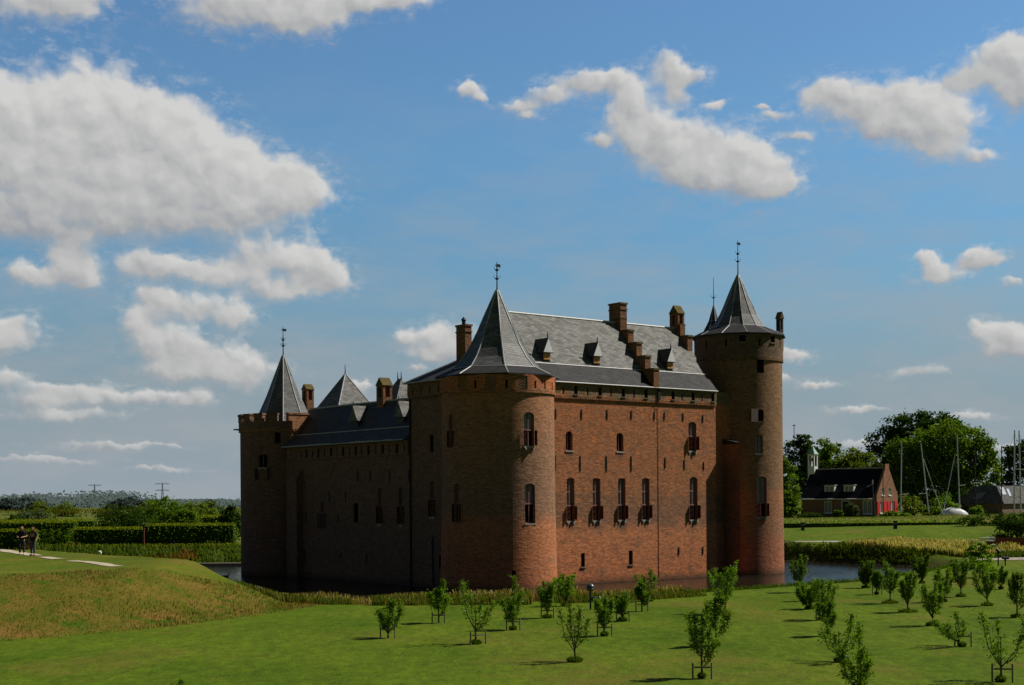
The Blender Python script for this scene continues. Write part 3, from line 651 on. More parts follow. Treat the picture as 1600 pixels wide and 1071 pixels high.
def dormer(Mx,parent=castle,wd=.62,h0=.55,gh=.95,back=2.2,rm='slate_dark',door=True,fin=True):
    """x across, -y outwards (front at y=0), z from the foot of the front"""
    b=MB(); b.box(-wd/2,wd/2,0,back*.5,-.5,h0,0,Mx); o=b.obj('dormer',M['slate_dark'],parent)
    r_=MB(); e=wd/2+.17; t_=.06
    r_.add([(-e,-.16,h0-.10),(0,-.16,h0+gh),(0,back,h0+gh),(-e,back,h0-.10),(e,-.16,h0-.10),(e,back,h0-.10)],[(0,1,2,3),(1,4,5,2),(0,3,5,4),(0,4,1),(3,2,5)],0,Mx)
    r_.obj('dormer_roof',M[rm],o)
    if door:
        q_=MB(); q_.box(-wd/2+.02,wd/2-.02,-.05,-.003,0,h0-.12,0,Mx); q_.obj('hatch',M['hatch'],o)
        g_=MB(); g_.prism_y([(-e+.06,h0-.06),(e-.06,h0-.06),(0,h0+gh-.06)],-.20,-.162,0,Mx); g_.obj('gable_board',M['pale_lead'],o)
    if fin: f=MB(); f.tube([(0,-.1,h0+gh-.05),(0,-.1,h0+gh+.34)],[.04,.025],6,0,Mx); f.lathe([(.01,h0+gh+.1),(.07,h0+gh+.15),(.01,h0+gh+.2)],8,0,-.1,0,0,0,2*PI,Mx); f.obj('finial',M['iron'],o)
    return o
for x in (7.5,12.1,19.4): dormer(Matrix.Translation((x,1.0,15.55)))
# stepped gables with chimneys
def stepped_gable(x0,x1,first):
    g_=MB(); cps=[]; fr_=[-.32,.56,1.45,2.33]; tp=[15.2,16.2,17.25,18.25]; prev=3.05
    ends=fr_[1:]+[3.1]
    for i,(y,z) in enumerate(zip(fr_,tp)):
        if i<first: continue
        g_.box(x0,x1,y,ends[i]+.001*i,13.9 if i==0 else 14.4,z); cps.append((y-.06,ends[i]-.003,z+.002,z+.14))
        yb=7.4-(y+.32)*1.0; 
        g_.box(x0,x1,7.4-(ends[i]+.32),7.4-(y+.32)-.001*i,14.0,z); 
    g_.box(x0+.004,x1-.004,3.1,7.4-3.42,14.4,19.2)
    cps.append((3.1,4.0,19.202,19.32))
    o=g_.obj('stepped_gable',M['brick_chim'],castle)
    for y0,y1,z0,z1 in cps: cp=MB(); cp.box(x0-.05,x1+.05,y0,y1,z0,z1); cp.obj('gable_coping',M['mosscap'],o)
    return o
stepped_gable(16.45,17.0,0); stepped_gable(22.65,23.18,3)
def chimney(x0,x1,y0,y1,z0,z1,mt='brick_chim'):
    b=MB(); b.box(x0,x1,y0,y1,z0,z1); b.box(x0-.05,x1+.05,y0-.05,y1+.05,z1-.42,z1-.34); b.box(x0-.06,x1+.06,y0-.06,y1+.06,z1+.001,z1+.12)
    o=b.obj('chimney',M[mt],castle); q_=MB(); q_.box(x0+.15,x1-.15,y0+.15,y1-.15,z1+.121,z1+.16); q_.obj('flue',M['void'],o); return o
chimney(16.40,17.05,3.1,4.35,18.0,20.35)
oc=chimney(2.75,3.3,4.0,5.05,14.8,17.85); q_=MB(); q_.lathe([(.13,18.0),(.13,18.25),(.2,18.3),(.05,18.5)],10,3.0,4.5); q_.obj('chimney_pot',M['iron'],oc)
def bellcote(x0,x1,y0,y1,z0,z1,gab,hx=.18,mt='brick_chim',along='y'):
    b=MB(); b.box(x0,x1,y0,y1,z0,z1)
    c_=MB(); xm,ym=(x0+x1)/2,(y0+y1)/2
    c_.box(xm-hx,xm+hx,y0-.5,y1+.5,z1-.85,z1-.12); c_.box(x0-.5,x1+.5,ym-hx,ym+hx,z1-.85,z1-.12)
    me=cut(b.mesh('bellcote'),c_); o=link('chimney',me,M[mt],castle,'box')
    r_=MB(); e=.06
    if along=='y': r_.prism_x([(y0-e,z1+.002),(y1+e,z1+.002),(ym,z1+gab)],x0-e,x1+e)
    else: r_.prism_y([(x0-e,z1+.002),(x1+e,z1+.002),(xm,z1+gab)],y0-e,y1+e)
    r_.obj('chimney_cap',M['mosscap'],o); return o
bellcote(22.55,23.25,3.25,4.15,18.0,20.15,.65)
# --- spire helper
def spire(prof,n,cx,cy,phase,mats,parent,hip=.045,skirt=1,names=('tower_roof','roof_skirt')):
    up=MB(); up.lathe(prof[skirt:],n,cx,cy,phase); o=up.obj(names[0],mats[0],parent,'box')
    if skirt:
        s=MB(); s.lathe([(prof[0][0],prof[0][1]-.09)]+prof[:skirt+1],n,cx,cy,phase); s.obj(names[1],mats[1],o if parent.parent is None else parent,'box')
    f=MB()
    for k in range(n):
        a=phase+2*PI*k/n; f.tube([(cx+r*math.cos(a),cy+r*math.sin(a),z) for r,z in prof],hip,5)
    if skirt:
        r,z=prof[skirt]; f.tube([(cx+r*math.cos(phase+2*PI*k/n),cy+r*math.sin(phase+2*PI*k/n),z) for k in range(n+1)],hip*.9,5)
    f.obj('lead_flashing',M['lead'],o if parent.parent is None else parent); return o
def ring_prof(R0,R1,zb,zt,n=10): return [(R0+(R1-R0)*i/n,zb+(zt-zb)*i/n) for i in range(n+1)]
# --- round corner tower nearest the viewer
T1=(3.2,1.0)
c=MB(); P1=lambda d,r=3.8: place('c',T1[0],T1[1],r,d)
hole(c,P1(-95.6),.80,9.37,11.57,.16); hole(c,P1(-95.3),.80,4.37,6.95,.14); hole(c,P1(-113.4),.27,.89,1.35)
hole(c,P1(177),.42,9.33,11.5,.05); hole(c,P1(-173.6),.48,4.44,6.96,.05)
b_=MB(); b_.lathe([(3.93,WZ),(3.92,0),(3.80,6),(3.77,12.98)],120,*T1)
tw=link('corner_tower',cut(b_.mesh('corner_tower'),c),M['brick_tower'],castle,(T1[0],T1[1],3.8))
window(P1(-95.6),.80,9.37,11.57,.16,None,10.42,(9.42,10.4),(95,92)); window(P1(-95.3),.80,4.37,6.95,.14,None,5.65,None); dark_hole(P1(-113.4),.27,.89,1.35)
window(P1(177,3.78),.42,9.33,11.5,.05,None,10.5,(9.4,10.45),(95,140),sill=False); window(P1(-173.6,3.82),.48,4.44,6.96,.05,None,5.7,(4.5,5.68),(95,150),sill=False)
c=MB(); SL=[-149.8,-119.5,-89,-75.3,-60,-30,0,150,120]
CHV=[-164,-134.7,-103,-45]
for d in SL: hole(c,place('c',*T1,3.9,d),.15,13.12,13.62,0,.4)
for d in CHV: hole(c,place('c',*T1,3.9,d),.66,13.02,13.9,0,.10)
b_=MB(); b_.lathe([(3.89,13.003),(3.89,14.02)],120,*T1)
fz=link('tower_frieze',cut(b_.mesh('tower_frieze'),c),M['brick_tower'],tw,(T1[0],T1[1],3.9))
for d in SL: dark_hole(place('c',*T1,3.9,d),.15,13.12,13.62)
hb_=MB()
for d in CHV:
    Mx=place('c',*T1,3.9,d)
    for k in range(5):
        z=13.02+k*.175
        for sg in (-1,1):
            hb_.add([(0,.05,z+.16),(sg*.31,.05,z),(sg*.31,.05,z+.07),(0,.05,z+.23),(0,.12,z+.16),(sg*.31,.12,z),(sg*.31,.12,z+.07),(0,.12,z+.23)],[(0,1,2,3),(7,6,5,4),(0,4,5,1),(1,5,6,2),(2,6,7,3),(3,7,4,0)],0,Mx)
hb_.obj('herringbone_panel',M['sillgrey'],tw)
d_=MB(); dentils(d_,'c',-185,5,84,13.0,cx=T1[0],cy=T1[1],r=3.77); d_.obj('dentil_course',M['brick_tower'],tw)
spire([(4.2,14.08),(2.98,14.64),(2.35,15.35),(1.8,16.25),(1.0,17.95),(.09,19.95)],8,T1[0],T1[1],VERT,(M['slate_spire'],M['skirt']),tw)
finial(T1[0],T1[1],19.9,21.85,tw,(.42,.72))
# --- tall round keep tower on the right
T2=(28.3,2.3); c=MB(); P2=lambda d,r=3.38: place('c',T2[0],T2[1],r,d)
for d,ww,z0,z1,r_ in [(-108.1,.60,15.48,16.5,.0),(-108.4,.52,11.77,12.68,.12),(-111,.64,9.3,10.74,.12),(-107.3,.84,4.44,7.52,.16)]: hole(c,P2(d),ww,z0,z1,r_)
b_=MB(); b_.lathe([(3.46,WZ),(3.42,2),(3.38,8),(3.38,16.63)],120,*T2)
t2=link('keep_tower',cut(b_.mesh('keep_tower'),c),M['brick_far'],castle,(T2[0],T2[1],3.4))
dark_hole(P2(-108.1),.60,15.48,16.5); dark_hole(P2(-108.4),.52,11.77,12.68,.12,sill=True); window(P2(-111),.64,9.3,10.74,.12,None,None,None,sill=True)
window(P2(-107.3),.84,4.44,7.52,.16,6.5,5.5,(4.5,5.48))
s=MB(); s.box(-.90,-.32,-.16,-.11,11.72,12.72,0,P2(-108.4)@Matrix.Translation((0,0,0))); s.obj('shutter',M['shutter_pink'],t2)
c=MB(); S2=[(177,.16),(-153.4,.16),(-109.9,.16),(-70,.16),(-40,.16),(-10,.16),(150,.16)]
for d,ww in S2: hole(c,place('c',*T2,3.47,d),ww,17.55,18.1,0,.4)
for d in (-132.5,-88.4): hole(c,place('c',*T2,3.47,d),.5,17.85,18.35,0,.4)
b_=MB(); b_.lathe([(3.46,16.65),(3.46,18.5)],120,*T2)
fz=link('tower_frieze',cut(b_.mesh('tower_frieze'),c),M['brick_far'],t2,(T2[0],T2[1],3.47))
for d,ww in S2: dark_hole(place('c',*T2,3.47,d),ww,17.55,18.1)
for d in (-132.5,-88.4): dark_hole(place('c',*T2,3.47,d),.5,17.85,18.35,sill=True)
d_=MB(); dentils(d_,'c',-185,5,76,16.65,cx=T2[0],cy=T2[1],r=3.36); d_.obj('dentil_course',M['brick_far'],t2)
spire([(3.72,18.56),(2.1,19.30),(1.5,20.25),(.95,21.5),(.45,22.7),(.07,23.5)],12,T2[0],T2[1],(0-90)*PI/180-TH+.02,(M['slate_spire'],M['skirt']),t2,.035)
finial(T2[0],T2[1],23.45,26.2,t2,(.4,.62))
bellcote(30.93,31.33,.30,.70,17.5,20.05,.55,.09,'slate_dark','x')
st=MB(); st.lathe([(.75,13),(.75,19.6)],16,30.5,7); sto=st.obj('stair_turret',M['brick_far'],castle,(30.5,7,.75))
spire([(.9,19.6),(.42,20.5),(.04,21.8)],8,30.5,7,.3,(M['slate_dark'],M['slate_dark']),sto,.02); finial(30.5,7,21.7,24.1,sto,(.3,),False,.035)
# --- long shaded wing on the left
c=MB(); WW=[(18.5,.5,5.0,5.85,0),(13.8,.62,4.32,5.75,.1),(10.6,.46,4.25,6.79,.05),(7.95,.46,4.23,6.81,.05),(21.3,.32,1.39,2.12,0),(15.94,.16,1.69,2.02,0)]
for y,ww,z0,z1,r_ in WW: hole(c,place('x',0,y),ww,z0,z1,r_)
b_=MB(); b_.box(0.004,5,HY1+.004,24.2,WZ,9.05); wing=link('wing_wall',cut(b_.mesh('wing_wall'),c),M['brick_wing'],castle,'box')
window(place('x',0,18.5),.5,5.0,5.85,0,None,None,None,sill=True)
gr=MB()
for k in range(6): gr.box(-.5+k*.2-.02,-.5+k*.2+.02,-.14,-.1,3.85,4.95,0,place('x',0,18.5))
gr.box(-.55,.55,-.15,-.005,4.9,4.96,0,place('x',0,18.5)); gr.obj('window_grille',M['iron'],castle)
dark_hole(place('x',0,13.8),.62,4.32,5.75,.1,name='niche',sill=True); window(place('x',0,10.6),.46,4.25,6.79,.05,None,5.55,(4.3,5.5),(100,100)); window(place('x',0,7.95),.46,4.23,6.81,.05,None,5.55,(4.3,5.5),(100,150))
dark_hole(place('x',0,21.3),.32,1.39,2.12); dark_hole(place('x',0,15.94),.16,1.69,2.02)
for y,z0,z1 in [(17.44,5.86,6.62),(15.18,5.85,6.6),(13.46,7.33,8.12),(11.8,7.31,8.09),(9.32,7.27,8.04),(6.9,7.24,7.99),(20.93,4.25,4.93),(16.25,4.29,4.95),(12.39,1.33,2.11)]: anchor(place('x',0,y),z0,z1)
wf=[21.39,20.6,19.71,18.83,17.95,16.99,16.14,15.3,14.37,13.56,12.75,11.86,10.88,10.02,9.16,8.22,7.3]
c=MB()
for i,y in enumerate(wf): hole(c,place('x',-.12,y),.16 if i%2==0 else .34,9.2,9.85,0,.35)
b_=MB(); b_.box(-.12,5,HY1+.14,23.6,9.053,10.12); link('wing_frieze',cut(b_.mesh('wing_frieze'),c),M['brick_wing'],castle,'box')
for i,y in enumerate(wf): dark_hole(place('x',-.12,y),.16 if i%2==0 else .34,9.2,9.85,d=.12)
b_=MB(); b_.box(-.55,.2,21.4,22.9,WZ,7.7); b_.add([(-.55,21.4,7.7),(.0,21.4,7.7),(.0,22.9,7.7),(-.55,22.9,7.7),(.0,21.4,8.4),(.0,22.9,8.4)],[(0,1,4),(3,5,2),(0,4,5,3),(1,2,5,4),(0,3,2,1)]); b_.obj('wing_buttress',M['brick_wing'],castle)
wp=[(-.45,10.13),(.75,11.05),(2.3,13.2),(3.85,11.05),(5.1,10.13)]
b_=MB(); b_.prism_y([wp[0],wp[1],wp[3],wp[4],(5.1,10.05),(-.45,10.05)],HY1+.13,23.9); wr0=b_.obj('wing_roof_skirt',M['skirt_wing'],castle)
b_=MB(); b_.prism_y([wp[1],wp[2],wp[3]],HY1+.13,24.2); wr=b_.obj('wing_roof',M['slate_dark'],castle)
f_=MB(); f_.tube([(2.3,HY1+.2,13.22),(2.3,24.2,13.22)],.07,6); f_.tube([(.75,HY1+.2,11.07),(.75,23.9,11.07)],.04,6); f_.tube([(-.47,HY1+.2,10.1),(-.47,23.9,10.1)],.04,6); f_.obj('lead_flashing',M['lead'],wr)
for y in (15.4,9.4): dormer(Matrix(((0,1,0,.95),(-1,0,0,y),(0,0,1,11.15),(0,0,0,1))),wd=.95,h0=.75,gh=1.05,back=1.7,door=False,rm='slate')
bellcote(1.95,2.75,13.05,13.95,12.3,14.35,.6,.2)
# --- round battlemented tower at the far left corner
T3=(1.28,27.0); c=MB(); P3=lambda d,r=3.25: place('c',T3[0],T3[1],r,d)
for d,ww,z0,z1 in [(-145.6,.78,8.55,9.56),(-124,.45,10.44,11.3),(-106,.5,1.74,2.5),(-112,.45,1.05,1.28)]: hole(c,P3(d),ww,z0,z1,.06)
arc=[]
for i in range(49):
    a=rad(90+ (256-90)*i/48.0 +0); arc.append((T3[0]+3.25*math.cos(a),T3[1]+3.25*math.sin(a)))
def dshape(r,yo,xr):      # rounded on the outside, flat towards the wing
    p=[]
    for i in range(61):
        a=rad(90+(252-90)*i/60); p.append((T3[0]+r*math.cos(a),T3[1]+r*math.sin(a)))
    p+= [(.30,yo),(xr,yo),(xr,T3[1]+r)]
    return p
b_=MB(); b_.prism(dshape(3.25,23.55,4.45),WZ,11.55)
t3=link('battlemented_tower',cut(b_.mesh('battlemented_tower'),c),M['brick_wing'],castle,(T3[0],T3[1],3.3))
hm=t3.data; hm.materials.append(M['brick_tower'])
for p in hm.polygons:
    if p.normal.y<-.97 and p.center.x>.2: p.material_index=1  # sun-facing flat takes the lighter brick, sunlight put into its colour
do_uv(hm,'box')
b_=MB(); outer=dshape(3.36,23.44,4.56); inner=dshape(2.95,23.9,4.15)
n=len(outer); vs=[(x,y,11.553) for x,y in outer]+[(x,y,12.2) for x,y in outer]+[(x,y,11.553) for x,y in inner]+[(x,y,12.2) for x,y in inner]
fs=[]
for i in range(n):
    j=(i+1)%n; fs+=[(i,j,n+j,n+i),(2*n+j,2*n+i,3*n+i,3*n+j),(n+i,n+j,3*n+j,3*n+i),(i,2*n+i,2*n+j,j)]
b_.add(vs,fs)
def merlon(mb,Mx,wd,z0,z1,d=.42): mb.box(-wd/2,wd/2,0,d,z0,z1-.14,0,Mx); mb.box(-wd/2-.04,wd/2+.04,-.05,d+.05,z1-.138,z1,0,Mx)
pa=b_.obj('parapet',M['brick_wing'],t3,'box')
hm=pa.data; hm.materials.append(M['brick_tower'])
for p in hm.polygons:
    if p.normal.y<-.97 and p.center.x>.2: p.material_index=1
k0=-TH*180/PI-90
for k in range(9):
    d=k0-103+k*20.6-2; 
    if (d+360)%360<250:
        mm=MB(); merlon(mm,place('c',T3[0],T3[1],3.37,d),.78,12.202,12.82); mm.obj('merlon',M['brick_wing'],t3)
for x0,x1 in ((-.02,1.75),(2.25,3.2),(3.7,4.56)):
    mm=MB(); mm.box(x0,x1,23.45,23.88,12.202,12.7); mm.box(x0-.03,x1+.03,23.40,23.93,12.702,12.83); mm.obj('merlon',M['brick_tower'],t3)
d_=MB(); dentils(d_,'c',150,252,44,11.55,cx=T3[0],cy=T3[1],r=3.25)
for i in range(16): d_.box(.4+i*.26,.53+i*.26,23.43,23.57,11.38,11.56)
d_.obj('dentil_course',M['brick_tower'],t3)
spire([(2.5,11.8),(2.2,12.35),(1.3,14.4),(.08,17.65)],8,T3[0]+.15,T3[1]-.15,VERT-.03,(M['slate_spire'],M['slate_spire']),t3,.045,0)
finial(T3[0]+.15,T3[1]-.15,17.6,19.95,t3,(.35,.55)); gq=MB(); gq.tube([(-1.9,27.6,11.6),(-2.5,27.9,11.62)],[.09,.06],6); gq.obj('gargoyle',M['sillgrey'],t3)
window(P3(-145.6),.78,8.55,9.56,.06,None,None,(7.6,8.5),(150,120)); dark_hole(P3(-124),.45,10.44,11.3,.06); dark_hole(P3(-106),.5,1.74,2.5,.3,name='niche'); dark_hole(P3(-112),.45,1.05,1.28)
bellcote(3.1,3.75,26.0,26.8,12,14.95,.45,.17)
# --- roofs of the ranges on the far side of the courtyard
b_=MB(); b_.box(7.2,11.2,28,32,WZ,13.2); gt=b_.obj('gate_tower',M['brick_wing'],castle)
spire([(3.05,13.2),(.05,16.75)],4,9.2,30,PI/4,(M['slate'],M['slate']),gt,.05,0); finial(9.2,30,16.7,17.6,gt,(),False)
b_=MB(); b_.box(9.2,12.2,22.4,25.4,WZ,13.2); gt2=b_.obj('stair_tower',M['brick_wing'],castle)
b_=MB(); b_.add([(9.0,22.2,13.2),(12.4,22.2,13.2),(12.4,25.6,13.2),(9.0,25.6,13.2),(10.7,23.65,16.0),(10.7,24.15,16.0)],[(0,1,4),(1,2,5,4),(2,3,5),(3,0,4,5),(3,2,1,0)]); b_.obj('tower_roof',M['slate'],gt2)
finial(10.7,23.65,15.95,16.6,gt2,(),False); finial(10.7,24.15,15.95,16.6,gt2,(),False)
b_=MB(); b_.box(5,31,26.5,31,WZ,9); b_.box(27,31.4,5,28,WZ,11); b_.obj('courtyard_ranges',M['brick_wing'],castle)

# ------------------------------------------------------------------ vegetation
def leaf_mesh(name,C_,N_,T_,L,Wd,mats,parent,bend=.0):
    """one diamond-shaped leaf per row: centre, normal, direction, length, width"""
    n=len(C_); S=np.cross(N_,T_); S/=np.linalg.norm(S,axis=1,keepdims=True)+1e-9
    L=np.broadcast_to(L,(n,)).reshape(-1,1); Wd=np.broadcast_to(Wd,(n,)).reshape(-1,1)
    V=np.stack([C_-T_*L*.5,C_+S*Wd*.5+N_*Wd*bend,C_+T_*L*.5,C_-S*Wd*.5+N_*Wd*bend],1).reshape(-1,3)
    Fq=np.arange(4*n).reshape(n,4); me=fast_mesh(name,V,Fq); return link(name,me,mats,parent)
def unit(a): return a/(np.linalg.norm(a,axis=-1,keepdims=True)+1e-9)
def rand_dirs(r,n): return unit(r.normal(size=(n,3)))
def fruit_tree(x,y,h,wd,seed,label,style='vase',leafmat='leaf_fruit',foot=.22,dens=1.0,group='young fruit trees planted in rows on the lawn',lean=(0,0),leaf=.085,foottuft=False):
    r=np.random.RandomState(seed); z=H(x,y)
    root=empty('fruit_tree',(x,y,z-.02),0,label,'tree',group)
    tr=MB(); base=h*foot
    tr.tube([(0,0,-.1),(.01+lean[0]*.1,lean[1]*.1,base*.6),(lean[0]*.2,lean[1]*.2,base),(lean[0]*.5,lean[1]*.5,h*.62)],[.045,.036,.03,.012],7)
    Cs=[];Ts=[];nb={'vase':8,'column':9,'bush':12,'open':6,'spiky':7}[style]
    for k in range(nb):
        a=2*PI*k/nb+r.uniform(-.35,.35); 
        if style=='column': z0=base+(h*.5-base)*k/nb; rise=r.uniform(.28,.45)*h; sp_=wd*.5*r.uniform(.6,1.05)*(1-.45*k/nb)
        elif style=='vase': z0=base*r.uniform(.9,1.5); rise=(h-z0)*r.uniform(.6,1.02); sp_=wd*.5*r.uniform(.45,1.05)
        elif style=='bush': z0=base*r.uniform(.3,1.2); rise=(h-z0)*r.uniform(.45,1.0); sp_=wd*.5*r.uniform(.5,1.05)
        elif style=='spiky': z0=base*r.uniform(.8,1.4); rise=(h-z0)*(1.0 if k==0 else r.uniform(.35,.8)); sp_=wd*.5*(.12 if k==0 else r.uniform(.7,1.05))
        else: z0=base*r.uniform(.9,1.25); rise=(h-z0)*r.uniform(.35,1.0); sp_=wd*.5*r.uniform(.7,1.05)
        p0=Vector((lean[0]*.2,lean[1]*.2,z0)); p3=Vector((math.cos(a)*sp_+lean[0],math.sin(a)*sp_+lean[1],z0+rise)); p1=p0.lerp(p3,.4)+Vector((math.cos(a)*sp_*.22,math.sin(a)*sp_*.22,-.04*h)); p2=p0.lerp(p3,.72)+Vector((math.cos(a)*sp_*.12,math.sin(a)*sp_*.12,0))
        pts=[p0,p1,p2,p3]; tr.tube(pts,[.018,.014,.010,.005],5)
        fine=[]
        for i in range(3):
            for u in np.linspace(0,1,5)[:-1]: fine.append(pts[i].lerp(pts[i+1],u))
        fine.append(p3); fine=fine[3:]
        m_=int(35*dens)
        for i,pt in enumerate(fine):
            for _ in range(2):
                d=Vector(rand_dirs(r,1)[0]); d.z=abs(d.z)*.5+.1; ln=wd*.17*r.uniform(.3,1.1)*(1-.25*i/len(fine))
                if r.rand()<.5: tr.tube([pt,pt+d*ln],[.006,.003],4)
                for _ in range(m_//4+r.randint(0,4)):
                    u=r.rand()**.7; c=pt+d*ln*u*1.25+Vector(r.normal(size=3)*.05); Cs.append(c); Ts.append(d+Vector(r.normal(size=3)*.7))
        for _ in range(m_): c=p3.lerp(p2,r.rand()*1.1)+Vector((0,0,.10*r.rand()))+Vector(r.normal(size=3)*.035); Cs.append(c); Ts.append(Vector((0,0,.7))+Vector(r.normal(size=3)*.6))
    tr.obj('trunk',M['bark'],root)
    C_=np.array(Cs); T_=unit(np.array(Ts)); N_=unit(rand_dirs(r,len(C_))+np.array([.25,-.1,.7])); N_=unit(N_-T_*np.sum(N_*T_,1,keepdims=True))
    L=leaf*.92*r.uniform(.7,1.35,len(C_)); leaf_mesh('crown',C_,N_,T_,L,L*.55,M[leafmat],root,.12)
    if foottuft:
        n=200; a=r.uniform(0,2*PI,n); q_=np.sqrt(r.rand(n))*foottuft; Cq=np.stack([np.cos(a)*q_,np.sin(a)*q_,.04+.16*r.rand(n)*(1.1-q_/foottuft)],1)
        Tq=unit(np.stack([np.cos(a)*.4,np.sin(a)*.4,np.ones(n)],1)+r.normal(size=(n,3))*.25); Nq=unit(rand_dirs(r,n)); Nq=unit(Nq-Tq*np.sum(Nq*Tq,1,keepdims=True))
        leaf_mesh('foot_growth',Cq,Nq,Tq,.22,.04,M['tuftgreen'],root)
    return root
def stakes(x,y,rot,wd,h,label,posts=2):
    o=empty('tree_support',(x,y,H(x,y)-.02),rot,label,'tree support','wooden support frames round the young trees')
    for sg in(-1,1):
        p=MB(); p.lathe([(.027,-.1),(.027,h-.02),(.02,h)],8,sg*wd/2,0); p.obj('post',M['stake'],o)
    p=MB(); p.box(-wd/2+.04,wd/2-.04,-.05,-.022,h*.68,h*.68+.05); p.obj('crossbar',M['stake'],o)
    return o
def tree(name,label,x,y,lobes,leafmat,trunk=(.25,3),n=5000,size=.3,seed=1,group=None,cat='tree',z=None,trunk_h=None,core=.0):
    """lobes: (dx,dy,z,rx,ry,rz) ellipsoids, leaves spread through their outer half"""
    r=np.random.RandomState(seed); z=H(x,y) if z is None else z
    root=empty(name,(x,y,z),0,label,cat,group)
    tm=MB(); top=max(l[2] for l in lobes)
    tm.tube([(0,0,-.4),(.05,0,trunk[1]*.5),(.1,.05,trunk[1])],[trunk[0]*1.3,trunk[0],trunk[0]*.8],8)
    for l in lobes: tm.tube([(.1,.05,trunk[1]*.85),(l[0]*.5,l[1]*.5,(trunk[1]+l[2])*.5),(l[0],l[1],l[2])],[trunk[0]*.5,trunk[0]*.3,trunk[0]*.12],5)
    tm.obj('trunk',M['bark'],root)
    area=np.array([(l[3]*l[4]+l[3]*l[5]+l[4]*l[5]) for l in lobes]); cnt=(n*area/area.sum()).astype(int)
    C_=[];O_=[]
    for l,k in zip(lobes,cnt):
        # each lobe is itself a cluster of smaller sprays
        m_=max(6,k//45); d=rand_dirs(r,m_); rr=(r.uniform(.45,1.0,(m_,1)))**.6; sc=d*rr*np.array(l[3:6])
        pick=r.randint(0,m_,k); spread=.20*np.mean(l[3:6]); c=sc[pick]+r.normal(size=(k,3))*spread*np.array([1,1,.6])
        C_.append(c+np.array(l[:3])); O_.append(unit(c/np.array(l[3:6])+1e-6))
    C_=np.concatenate(C_); O_=np.concatenate(O_); k=len(C_)
    N_=unit(O_*.6+rand_dirs(r,k)*.8+np.array([0,0,.35])); T_=rand_dirs(r,k)+np.array([0,0,-.25]); T_=unit(T_-N_*np.sum(T_*N_,1,keepdims=True))
    ok=C_[:,2]>.02; L=size*r.uniform(.6,1.4,k)
    leaf_mesh('crown',C_[ok],N_[ok],T_[ok],L[ok],L[ok]*.7,M[leafmat],root)
    return root
def G(u,v,z):      # photo position to ground, used once to survey the site
    t_=(CAM_Z-z)*FPX/(v-(779-.007*(u-800))); return ((u-800)/FPX*t_,t_)
def surveyed(u,v):
    z=.7
    for _ in range(4): X,Y=G(u,v,z); z=H(X,Y)
    return X,Y
